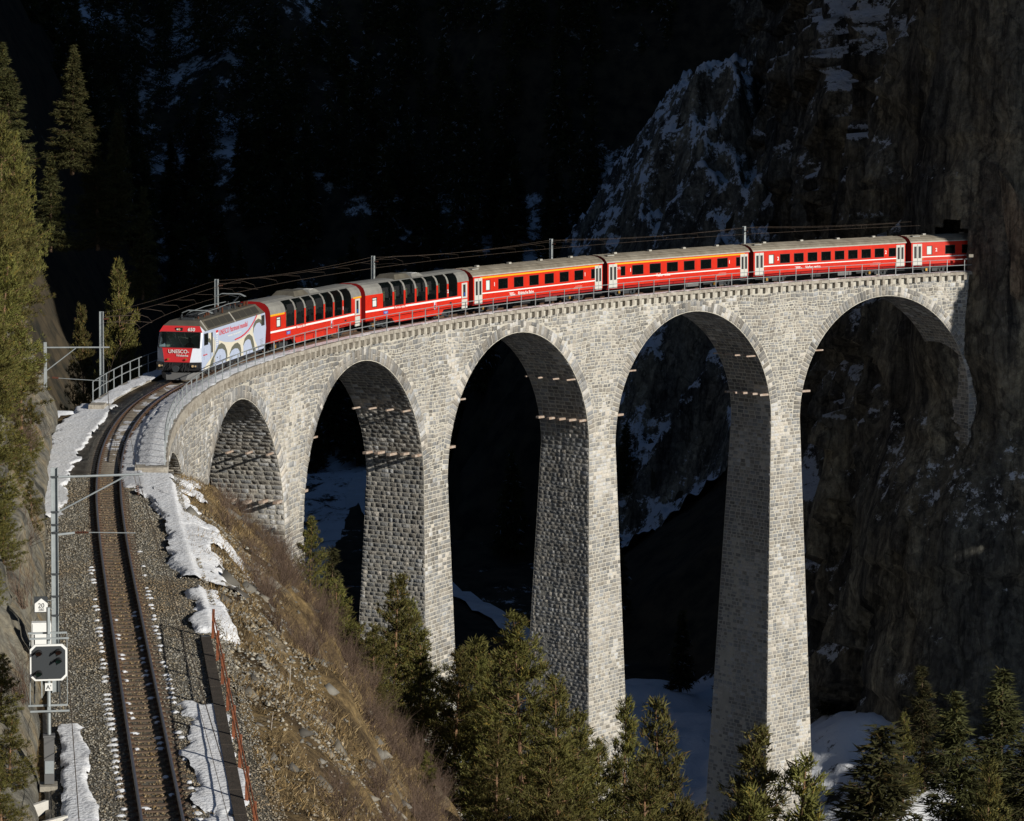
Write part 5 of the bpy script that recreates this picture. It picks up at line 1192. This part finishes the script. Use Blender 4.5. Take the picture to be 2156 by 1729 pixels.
    b = MB(); b.box(x-.15, x+.0, YW+.013, YW+.016, .88, 1.38, 'livery_red'); b.box(x+.0, x+.15, YW+.013, YW+.016, .94, 1.2, 'dark_grey'); b.box(x+.0, x+.15, YW+.013, YW+.016, 1.2, 1.36, 'livery_blue'); b.build('poster_print', pl_)
    b = MB(); b.box(u(.825), u(.805), YW+.001, YW+.01, 1.12, 1.24, 'black'); b.build('socket_cover', t)
    b = MB(); b.tube([(L-1.5,YW-.1,.55), (L-1.5,YW-.1,.72)], .08, 'black', 8); b.tube([(L-1.5,YW-.05,.72), (L-1.5,YW-.05,.8)], .03, 'brass', 6); b.build('filler', t)
    place_vehicle(t, sa, sb); return t
coach_pano(27.8, 43.2, 'first panorama coach with yellow stripe behind the locomotive', 1, 'Rhätische Bahn', True)
coach_pano(43.8, 59.1, 'second panorama coach, tall curved windows and no yellow stripe', 2, 'Ferrovia retica', False)
w7 = lambda a, b, n, w: [(a+(b-a)*(k+.5)/n-w/2, a+(b-a)*(k+.5)/n+w/2, 'big') for k in range(n)]
coach_ew(59.75, 77.35, 'first class coach with yellow stripe and dull brown roof, third of the coaches', 1, 'Rhätische Bahn', [(.092,.125,'milk')]+w7(.16,.865,6,.072)+[(.905,.935,'small')], doors=(1, 1))
coach_ew(77.95, 95.85, 'first class coach with yellow stripe and white bicycle emblem at its front', 1, 'Viafier retica', [(.088,.12,'small')]+w7(.145,.865,6,.078)+[(.905,.935,'small')], doors=(1, 1), bike=True)
coach_ew(96.4, 114.45, 'long second class coach without yellow stripe, fifth of the coaches', 2, 'Viafier retica', [(.095,.13,'milk')]+w7(.155,.955,9,.064)[:-1]+[(.88,.94,'big')][:0]+[(.885,.935,'small')], stripe_y=False)
coach_ew(115.08, 132.5, 'last visible coach, half hidden in the tunnel shadow', 2, None, [(.095,.13,'milk')]+w7(.19,.93,7,.064), stripe_y=False)
# ---- locomotive
def locomotive(sa, sb):
    t = empty('electric_locomotive', (0,0,0), 'white and red electric locomotive with stone arch livery leading the train', 'locomotive')
    L = float(np.linalg.norm(W(sb, 1.3, 0)-W(sa, 1.3, 0)))/2; Y = 1.36; u = lambda x: L-x
    b = MB(); zc = 2.88
    side = [(0.0,.62), (.0,1.95), (.42,zc), (13.75,zc), (14.0,1.9), (13.7,.62)]; side = [(x*(2*L)/14.0, z) for x, z in side]
    n = len(side)
    for sy in (1, -1): P = [(u(x), sy*Y, z) for x, z in side]; b.poly(P[::-1] if sy > 0 else P, 'livery_blue')
    b.add([(u(x), y, z) for x, z in side for y in (Y, -Y)], [(2*i, 2*i+1, 2*((i+1) % n)+1, 2*((i+1) % n)) for i in (3, 4, 5)], 'livery_blue'); 
    b.build('body', t)
    # front: lower panel leaning forward, wedge
    F = MB(); nose = .30
    def fz(y, z, x): return (u(x), y, z)
    # lower red panel (centre) and white corners
    F.add([(u(-nose+.02),.72,1.12), (u(-nose+.02),-.85,1.12), (u(-nose+.10),-1.0,1.95), (u(-nose+.10),.88,1.95)], [(0,1,2,3)], 'livery_red'); F.build('front_panel', t)
    F = MB()
    for sy in (1, -1):
        ya = .72 if sy > 0 else .85; yb = .88 if sy > 0 else 1.0
        P = [(u(-nose+.02),sy*ya,1.12), (u(.0),sy*Y,1.12), (u(.0),sy*Y,1.95), (u(-nose+.10),sy*yb,1.95)]; F.add(P, [(0,1,2,3)], 'livery_white')
        P = [(u(-.0),sy*Y,1.95), (u(.42),sy*Y,2.88), (u(.30),sy*(Y-.12),2.88), (u(-.08),sy*(Y-.08),1.95)]; F.add(P, [(0,1,2,3)], 'livery_white')
    F.add([(u(-nose+.10),.88,1.95), (u(-nose+.10),-1.0,1.95), (u(-.08),-Y+.08,1.97), (u(-.08),Y-.08,1.97)], [(0,1,2,3)], 'livery_red')
    F.build('front_corners', t)
    F = MB(); F.add([(u(-.08),Y-.09,1.98), (u(-.08),-Y+.09,1.98), (u(.28),-Y+.14,2.84), (u(.28),Y-.14,2.84)], [(0,1,2,3)], 'glass_front')
    fr = MB(); 
    for a, c in (((u(-.09),Y-.09,1.98),(u(-.09),-Y+.09,1.98)), ((u(.27),-Y+.14,2.86),(u(.27),Y-.14,2.86)), ((u(-.09),-Y+.09,1.98),(u(.27),-Y+.14,2.86)), ((u(-.09),Y-.09,1.98),(u(.27),Y-.14,2.86))): fr.bar(a, c, .06, .05, 'black')
    fo = fr.build('windscreen', t); F.build('pane', fo)
    wp = MB()
    for y in (-.35, .25): wp.bar((u(-.12),y,2.02), (u(.15),y-.4,2.6), .02, .02, 'black'); wp.bar((u(.2),y,2.82), (u(.05),y+.12,2.5), .015, .015, 'black')
    wp.build('wipers', t)
    # red top band with lamp and number
    F = MB(); F.add([(u(.28),Y-.02,2.86), (u(.28),-Y+.02,2.86), (u(.46),-Y+.22,3.22), (u(.46),Y-.22,3.22)], [(0,1,2,3)], 'livery_red')
    for sy in (1, -1): F.add([(u(.28),sy*(Y-.02),2.86), (u(.46),sy*(Y-.22),3.22), (u(.75),sy*Y,2.88), (u(.42),sy*Y,2.86)], [(0,1,2,3)], 'livery_white')
    F.build('top_band', t)
    fm = Matrix(((0, 0, 1, 0), (1, 0, 0, 0), (0, 1, 0, 0), (0, 0, 0, 1)))   # text x -> +y, text y -> +z, normal -> +x
    tl = Matrix.Translation((u(.315)+.035, .42, 2.93)) @ Matrix.Rotation(R(-26), 4, 'Y') @ fm
    text('number', '650', .30, 'white', t, tl, off=.005)
    tl = Matrix.Translation((u(-nose+.06)+.03, -.62, 1.66)) @ Matrix.Rotation(R(-5), 4, 'Y') @ fm; text('front_text', 'UNESCO-', .30, 'white', t, tl, off=.003)
    tl = Matrix.Translation((u(-nose+.05)+.03, -.12, 1.46)) @ Matrix.Rotation(R(-5), 4, 'Y') @ fm; text('front_text', 'Welterbe', .19, 'white', t, tl, off=.001)
    F = MB(); F.box(u(.36)-.02, u(.36)+.05, -.3, .1, 2.93, 3.12, 'black'); lo = F.build('top_lamp', t); F = MB(); F.tube([(u(.36)+.05,-.1,3.02), (u(.36)+.07,-.1,3.02)], .07, 'lamp', 10); F.tube([(u(.36)+.05,-.22,3.02), (u(.36)+.07,-.22,3.02)], .05, 'paper', 8); F.build('lens', lo)
    # bumper, coupler, plough
    F = MB(); F.box(u(.05), u(-nose+.05), -Y, Y, .62, 1.12, 'black'); F.add([(u(-nose+.05),-Y,.62), (u(0),-Y-.0,.62), (u(0),-Y,1.12), (u(-nose+.05),-Y,1.12)], [(0,1,2,3)], 'black'); F.build('bumper', t)
    for y in (-1.05, 1.0):
        F = MB(); F.box(u(-nose)-.02, u(-nose)+.06, y-.2, y+.2, .82, 1.0, 'dark_grey'); F.tube([(u(-nose)+.06, y-.08, .91), (u(-nose)+.1, y-.08, .91)], .07, 'lamp', 10); F.tube([(u(-nose)+.06, y+.1, .91), (u(-nose)+.1, y+.1, .91)], .05, 'lamp', 10); F.build('headlight', t)
    F = MB(); F.tube([(u(-.1),-.0,.78), (u(-.75),0,.78)], .09, 'dark_grey', 10); F.tube([(u(-.75),0,.78), (u(-.83),0,.78)], .2, 'dark_grey', 12); F.build('coupler', t)
    F = MB()
    for y in (-.85,-.5,-.35,.35,.5,.72): F.tube([(u(-nose),y,1.08), (u(-nose-.18),y+.03,.9), (u(-nose-.2),y-.04,.62), (u(-nose),y-.1,.5)], .025, 'black', 5)
    for y in (-.6, .5): F.tube([(u(-nose),y,1.3), (u(-nose-.08),y,1.3)], .06, 'brass', 8)
    F.build('hoses', t)
    F = MB(); F.add([(u(.2),-1.15,.12), (u(-.75),-.6,.12), (u(-.75),.6,.12), (u(.2),1.15,.12), (u(.2),-1.2,.5), (u(-.45),-.7,.5), (u(-.45),.7,.5), (u(.2),1.2,.5)], [(0,1,5,4), (1,2,6,5), (2,3,7,6), (4,5,6,7)], 'mid_grey'); F.build('snow_plough', t)
    F = MB(); F.box(-L+.3, L-.2, -1.15, 1.15, .4, .62, 'black')
    for x in (-3.6, -1.9, 0, 1.8, 3.3): F.box(x-.5, x+.4, -1.1, 1.1, .3, .5, 'dark_grey')
    F.build('underframe', t)
    for x in (L-2.7, 0, -L+2.7): bogie(t, x)
    # roof with slanted grille flanks
    F = MB(); x0, x1 = -L+.25, L-.46; xa, xb = x0+.7, x1-.55; zr_ = 3.48; 
    F.add([(x1,Y-.22,3.22), (x1,-Y+.22,3.22), (xb,-.92,zr_), (xb,.92,zr_)], [(0,1,2,3)], 'roof_loco')
    for sy in (1, -1):
        F.add([(x0,sy*Y,2.885), (x1-.3,sy*Y,2.885), (xb,sy*.92,zr_), (xa,sy*.92,zr_)], [(0,1,2,3)], 'roof_loco'); F.add([(x1-.3,sy*Y,2.885), (x1,sy*(Y-.22),3.22), (xb,sy*.92,zr_)], [(0,1,2)], 'roof_loco')
    F.add([(x0,Y,2.885), (x0,-Y,2.885), (xa,-.92,zr_), (xa,.92,zr_)], [(0,1,2,3)], 'roof_loco'); F.add([(xa,-.92,zr_), (xa,.92,zr_), (xb,.92,zr_), (xb,-.92,zr_)], [(0,1,2,3)], 'roof_loco'); F.build('roof', t)
    sl = np.array([0, -(Y-.92), zr_-2.885]); nrm = np.array([0, zr_-2.885, Y-.92]); nrm /= np.linalg.norm(nrm)
    for k in range(8):
        f0 = .5+k*1.48+(.25 if k > 3 else 0); f1 = f0+1.38; F = MB(); P = []
        for x, g in ((u(1.25+f0*.9),.16), (u(1.25+f1*.9),.16), (u(1.25+f1*.9),.84), (u(1.25+f0*.9),.84)): P.append(np.array([x, Y, 2.885])+sl*g+nrm*.012)
        F.add(P, [(0,1,2,3)], 'grille'); F.build('grille', t)
    for x in (u(1.15), u(6.95)): F = MB(); a = np.array([x, Y, 2.885]); F.bar(a+nrm*.02, a+sl+nrm*.02, .10, .05, 'roof_pale'); F.build('roof_rib', t)
    def panto(x, flip, up=0):
        F = MB(); s_ = -1 if flip else 1
        F.box(x-.6, x+.6, -.45, .45, zr_+.12, zr_+.17, 'black')
        for dx, y in ((-.6,-.45), (.6,-.45), (-.6,.45), (.6,.45)): F.tube([(x+dx,y,zr_), (x+dx,y,zr_+.14)], .05, 'insul', 7)
        F.bar((x-s_*.5,.0,zr_+.2), (x+s_*1.0,0,zr_+.28+up*.5), .07, .06, 'dark_grey'); 
        for y in (-.3, .3): F.bar((x+s_*1.0,y*.5,zr_+.28+up*.5), (x-s_*.7,y*1.5,zr_+.36+up), .03, .03, 'dark_grey')
        for dx in (-.1, .12): F.tube([(x-s_*.7+dx,-.95,zr_+.22+up), (x-s_*.7+dx,-.6,zr_+.38+up), (x-s_*.7+dx,.6,zr_+.38+up), (x-s_*.7+dx,.95,zr_+.22+up)], .025, 'steel', 5)
        F.build('pantograph', t)
    panto(L-2.9, False); panto(-L+2.5, True, .45)
    F = MB()
    for k in range(26):
        x = random.uniform(-L+1.8, L-1.6); y = random.uniform(-.7, .7); h_ = random.uniform(.12, .34); F.tube([(x,y,zr_), (x,y,zr_+h_)], random.uniform(.04, .09), random.choice(['insul', 'black', 'dark_grey']), 7)
    for k in range(9):
        x = -L+2+k*1.25; F.box(x, x+random.uniform(.3, .8), -.5+.1*(k % 3), .2+.1*(k % 3), zr_, zr_+random.uniform(.08, .2), 'dark_grey')
    F.tube([(L-2,.55,zr_+.3), (1,.5,zr_+.32), (-2,.35,zr_+.35), (-L+3,.5,zr_+.33)], .02, 'steel', 5); F.tube([(L-3,-.4,zr_+.3), (0,-.5,zr_+.36), (-L+3,-.4,zr_+.3)], .02, 'steel', 5); F.build('roof_equipment', t)
    # livery on the side, plane layers a few millimetres apart
    kx = 2*L/14.0
    def liv(name, pts, m, d):
        F = MB(); P = [(u((x+.12)*kx), Y+d, z) for x, z in pts]; me_ = F
        import mathutils
        tri = mathutils.geometry.tessellate_polygon([[Vector((p[0], p[2], 0)) for p in P]]); F.add(P, [tuple(q) for q in tri], m); return F.build(name, t)
    liv('livery_bridge', [(3.41,2.09),(4.65,1.87),(6.11,1.72),(7.59,1.69),(8.69,1.78),(9.94,1.96),(10.92,2.31),(11.55,2.66),(11.75,2.86),(12.6,2.86),(12.8,2.51),(12.06,2.64),(11.35,2.55),(10.92,2.27),(10.85,1.87),(11.2,1.4),(11.99,.75),(11.35,.65),(8.13,.64),(5.57,.64),(4.97,.64),(2.43,.64),(1.35,.64),(.1,.64),(1.42,1.07),(2.18,1.29),(2.82,1.53),(3.41,1.78)], 'livery_cream', .004)
    liv('livery_bridge', [(1.3,2.72),(1.75,2.72),(2.35,2.35),(2.75,2.1),(2.75,1.6),(2.3,1.32),(1.75,2.0),(1.4,2.2)], 'livery_cream', .004)
    ops = [[(2.05,.64),(2.44,1.07),(2.82,1.34),(3.34,1.55),(4.12,1.51),(4.65,1.34),(4.91,1.01),(4.77,.64)], [(5.70,.64),(5.68,.97),(6.1,1.19),(6.78,1.26),(7.45,1.19),(7.83,.98),(7.86,.64)], [(8.66,.64),(8.66,1.25),(9.1,1.48),(9.73,1.56),(10.22,1.45),(10.5,1.11),(10.85,.64)]]
    for P in ops: liv('livery_opening', P, 'livery_blue', .007)
    bands = [[(1.45,.64),(1.8,1.03),(2.31,1.28),(2.82,1.53),(3.34,1.82),(3.99,1.88),(4.65,1.69),(5.11,1.3),(5.2,.98),(4.97,.64),(4.77,.64),(4.91,1.01),(4.65,1.34),(4.12,1.51),(3.34,1.55),(2.82,1.34),(2.44,1.07),(2.05,.64)],
      [(5.64,1.01),(6.11,1.39),(6.78,1.56),(7.39,1.57),(8.0,1.36),(8.2,1.02),(8.13,.64),(7.86,.64),(7.83,.98),(7.45,1.19),(6.78,1.26),(6.1,1.19),(5.68,.97)],
      [(8.62,1.29),(8.96,1.66),(9.59,1.83),(10.08,1.84),(10.71,1.61),(11.06,1.17),(11.27,.64),(10.85,.64),(10.5,1.11),(10.22,1.45),(9.73,1.56),(9.1,1.48),(8.66,1.25)],
      [(10.85,1.87),(10.92,2.27),(11.35,2.55),(12.06,2.64),(12.8,2.49),(12.8,2.17),(12.35,2.38),(11.63,2.36),(11.06,2.13),(10.92,1.83)], [(1.25,2.42),(1.62,2.38),(1.8,2.15),(1.8,1.85),(1.6,2.1),(1.25,2.2)]]
    for P in bands: liv('livery_arch', P, 'livery_olive', .010)
    red = [(6.78,1.75),(8.14,1.80),(8.96,1.90),(9.8,2.06),(10.57,2.31),(11.2,2.57),(11.75,2.84)]
    for a, c in ((0, 2), (2, 4), (4, 6)):
        seg = red[a:c+1]; P = [(x+.04, z) for x, z in seg]+[(x-.05, z+.085) for x, z in seg[::-1]]; P[0] = (P[0][0]+.03, P[0][1]); liv('livery_train', P, 'livery_red', .012)
    text('side_text', 'UNESCO Patrimoni mundial', .46, 'livery_red', t, SIDE(u(3.62*kx), Y+.008, 2.38), sx=1.13, off=.001)
    text('side_text', 'Viafier retica en la cuntrada Alvra Bernina', .15, 'white', t, SIDE(u(5.5*kx), Y+.008, 2.12), sx=1.1)
    text('side_text', 'Rhätische Bahn', .13, 'livery_red', t, SIDE(u(.35*kx), Y+.006, 1.45))
    F = MB(); F.box(u(3.45*kx), u(2.95*kx), Y+.004, Y+.009, 2.60, 2.74, 'livery_red'); F.box(u(3.4*kx), u(3.0*kx), Y+.004, Y+.009, 2.50, 2.58, 'white')
    for k in range(5): F.box(u(3.35*kx), u(3.0*kx), Y+.004, Y+.009, 2.36-.13*k, 2.40-.13*k, 'white')
    F.build('logo_panel', t)
    F = MB(); F.box(u(3.2), u(3.05), Y+.012, Y+.016, 1.05, 1.12, 'black'); F.tube([(u(3.7)+.13*math.cos(a), Y+.014, 1.02+.13*math.sin(a)) for a in np.linspace(0, 6.28, 13)], .01, 'mid_grey', 4); F.add([(u(2.75),Y+.013,.84), (u(2.35),Y+.013,.84), (u(2.42),Y+.013,1.1), (u(2.55),Y+.013,1.2), (u(2.68),Y+.013,1.1)], [(0,1,2,3,4)], 'roof_pale'); F.build('side_emblems', t)
    F = MB()
    for k in range(5): F.box(u(13.0), u(12.3+.05*k), Y+.004, Y+.008, 1.25-.09*k, 1.27-.09*k, 'mid_grey')
    F.build('small_lettering', t)
    for sy in (1, -1):
        for x0, x1, za, zb in ((.52, 1.3, 2.05, 2.76), (12.92*kx, 13.6*kx, 2.1, 2.76)):
            ya, yb = sorted((sy*(Y+.0), sy*(Y+.02))); F = MB(); F.box(u(x1), u(x0), ya, yb, za, zb, 'black'); wo = F.build('cab_window', t); F = MB(); ya, yb = sorted((sy*(Y+.018), sy*(Y+.026))); F.box(u(x1-.07), u(x0+.07), ya, yb, za+.07, zb-.07, 'glass'); F.build('pane', wo)
        ya, yb = sorted((sy*(Y+.0), sy*(Y+.022))); F = MB(); F.box(u(2.2), u(1.95), ya, yb, 1.5, 2.7, 'black'); F.build('door_window', t)
        ya, yb = sorted((sy*(Y+.05), sy*(Y+.07))); F = MB()
        for x in (1.72, 2.42): F.tube([(u(x),sy*(Y+.06),1.15), (u(x),sy*(Y+.06),2.3)], .015, 'steel', 5)
        F.build('handrail', t)
        F = MB(); F.tube([(u(.5),sy*(Y+.0),1.2), (u(.5),sy*(Y+.0),1.9)], .012, 'mid_grey', 4); F.build('door_seam', t)
    # cab interior: driver silhouette and dark rear wall
    F = MB(); F.box(u(1.55), u(1.5), -Y+.05, Y-.05, .9, 2.8, 'cab_wall'); F.box(u(.55), u(.2), -1.1, 1.1, 1.2, 1.9, 'black'); F.build('cab_interior', t)
    place_vehicle(t, sa, sb); return t
lc = locomotive(12.95, 26.9)
# the driver
def person_mesh():
    b = MB(); rings = [(0,.0,.17,.12), (.18,.0,.19,.13), (.38,.0,.21,.13), (.50,.0,.20,.11), (.56,.0,.09,.08), (.62,.01,.065,.065), (.66,.01,.09,.10), (.74,.015,.095,.115), (.82,.01,.085,.10), (.87,.0,.04,.05)]
    V_ = []; n = 10
    for z, x, rx_, ry_ in rings:
        for k in range(n): a = 2*math.pi*k/n; V_.append((x+ry_*math.cos(a), rx_*math.sin(a), z))
    F = [(i*n+k, i*n+(k+1) % n, (i+1)*n+(k+1) % n, (i+1)*n+k) for i in range(len(rings)-1) for k in range(n)]+[tuple(range((len(rings)-1)*n, len(rings)*n))]
    b.add(V_, F, 'black')
    for sy in (1, -1): b.tube([(0,sy*.2,.46), (.12,sy*.27,.22), (.36,sy*.18,.2), (.44,sy*.16,.21)], .05, 'black', 7, r1=.03)
    return b.mesh('person', True)
dv = link('person', person_mesh()); tag(dv, 'train driver in dark clothes sitting behind the locomotive windscreen', 'person')
bpy.context.view_layer.update()
dv.matrix_world = lc.matrix_world @ Matrix.Translation((7.0-1.05, .35, 1.62))
# =============================================================== TUNNEL
tp = empty('tunnel_portal', Wp(122, 0, 0), 'dark arched tunnel mouth in the cliff swallowing the end of the train', 'tunnel portal'); TPO = np.array(tp.location)
def horseshoe(r_, n=20, zb=-.6): 
    return [(r_, zb)]+[(r_*math.cos(a), 2.6+r_*math.sin(a)*.9) for a in np.linspace(0, math.pi, n)]+[(-r_, zb)]
S_ = np.linspace(122.6, 147, 14); hs = horseshoe(2.62); n = len(hs)
V = np.concatenate([W(S_, o, v) for o, v in hs]).reshape(n, len(S_), 3).transpose(1, 0, 2).reshape(-1, 3)-TPO
i = np.arange(len(S_)-1)[:, None]*n+np.arange(n-1)[None]; q = np.stack([i, i+1, i+n+1, i+n], -1).reshape(-1, 4)
link('tunnel_lining', npmesh('tunnel_lining', V, q, mats=[MT['g_cliff']]), tp)
b = MB(); b.poly([tuple(W(147, o, v)-TPO) for o, v in hs], 'black'); b.build('tunnel_dark_sheet', tp)  # black sheet standing in for the dark depth of the tunnel
ho = [(8.5*math.cos(a), 1.5+8.5*math.sin(a)) for a in np.linspace(-.5, math.pi+.5, n)]
vv = [tuple(W(122.7, o, v)-TPO) for o, v in hs]+[tuple(W(122.7, o, v)-TPO) for o, v in ho]
b = MB(); b.add(vv, [(i, i+1, n+i+1, n+i) for i in range(n-1)], 'g_cliff'); b.build('rock_collar', tp)
for k in range(19):
    b = MB(); a0, a1 = math.pi*k/19+.01, math.pi*(k+1)/19-.01; P = []
    for s_ in (122.8, 123.4):
        for r_, a in ((2.62, a0), (3.2, a0), (3.2, a1), (2.62, a1)): P.append(W(s_, r_*math.cos(a), 2.6+.9*r_*math.sin(a))-TPO)
    b.hexa(P, 'g_cliff'); b.build('portal_stone', tp)
b = MB(); p = W(120.2, 3.3, 1.3)-TPO; b.box(p[0]-.2, p[0]+.2, p[1]-.02, p[1]+.02, p[2], p[2]+.28, 'pale_concrete'); b.build('small_sign', tp)  # darker tone stands in for shade on the sign

# lettering as plain meshes
bpy.context.view_layer.update(); dg = bpy.context.evaluated_depsgraph_get()
for o in TEXTS:
    me = bpy.data.meshes.new_from_object(o.evaluated_get(dg)); n_ = link(o.name.split('.')[0]+'_', me, o.parent); n_.matrix_basis = o.matrix_basis.copy(); nm = o.name.split('.')[0]
    bpy.data.objects.remove(o); n_.name = nm
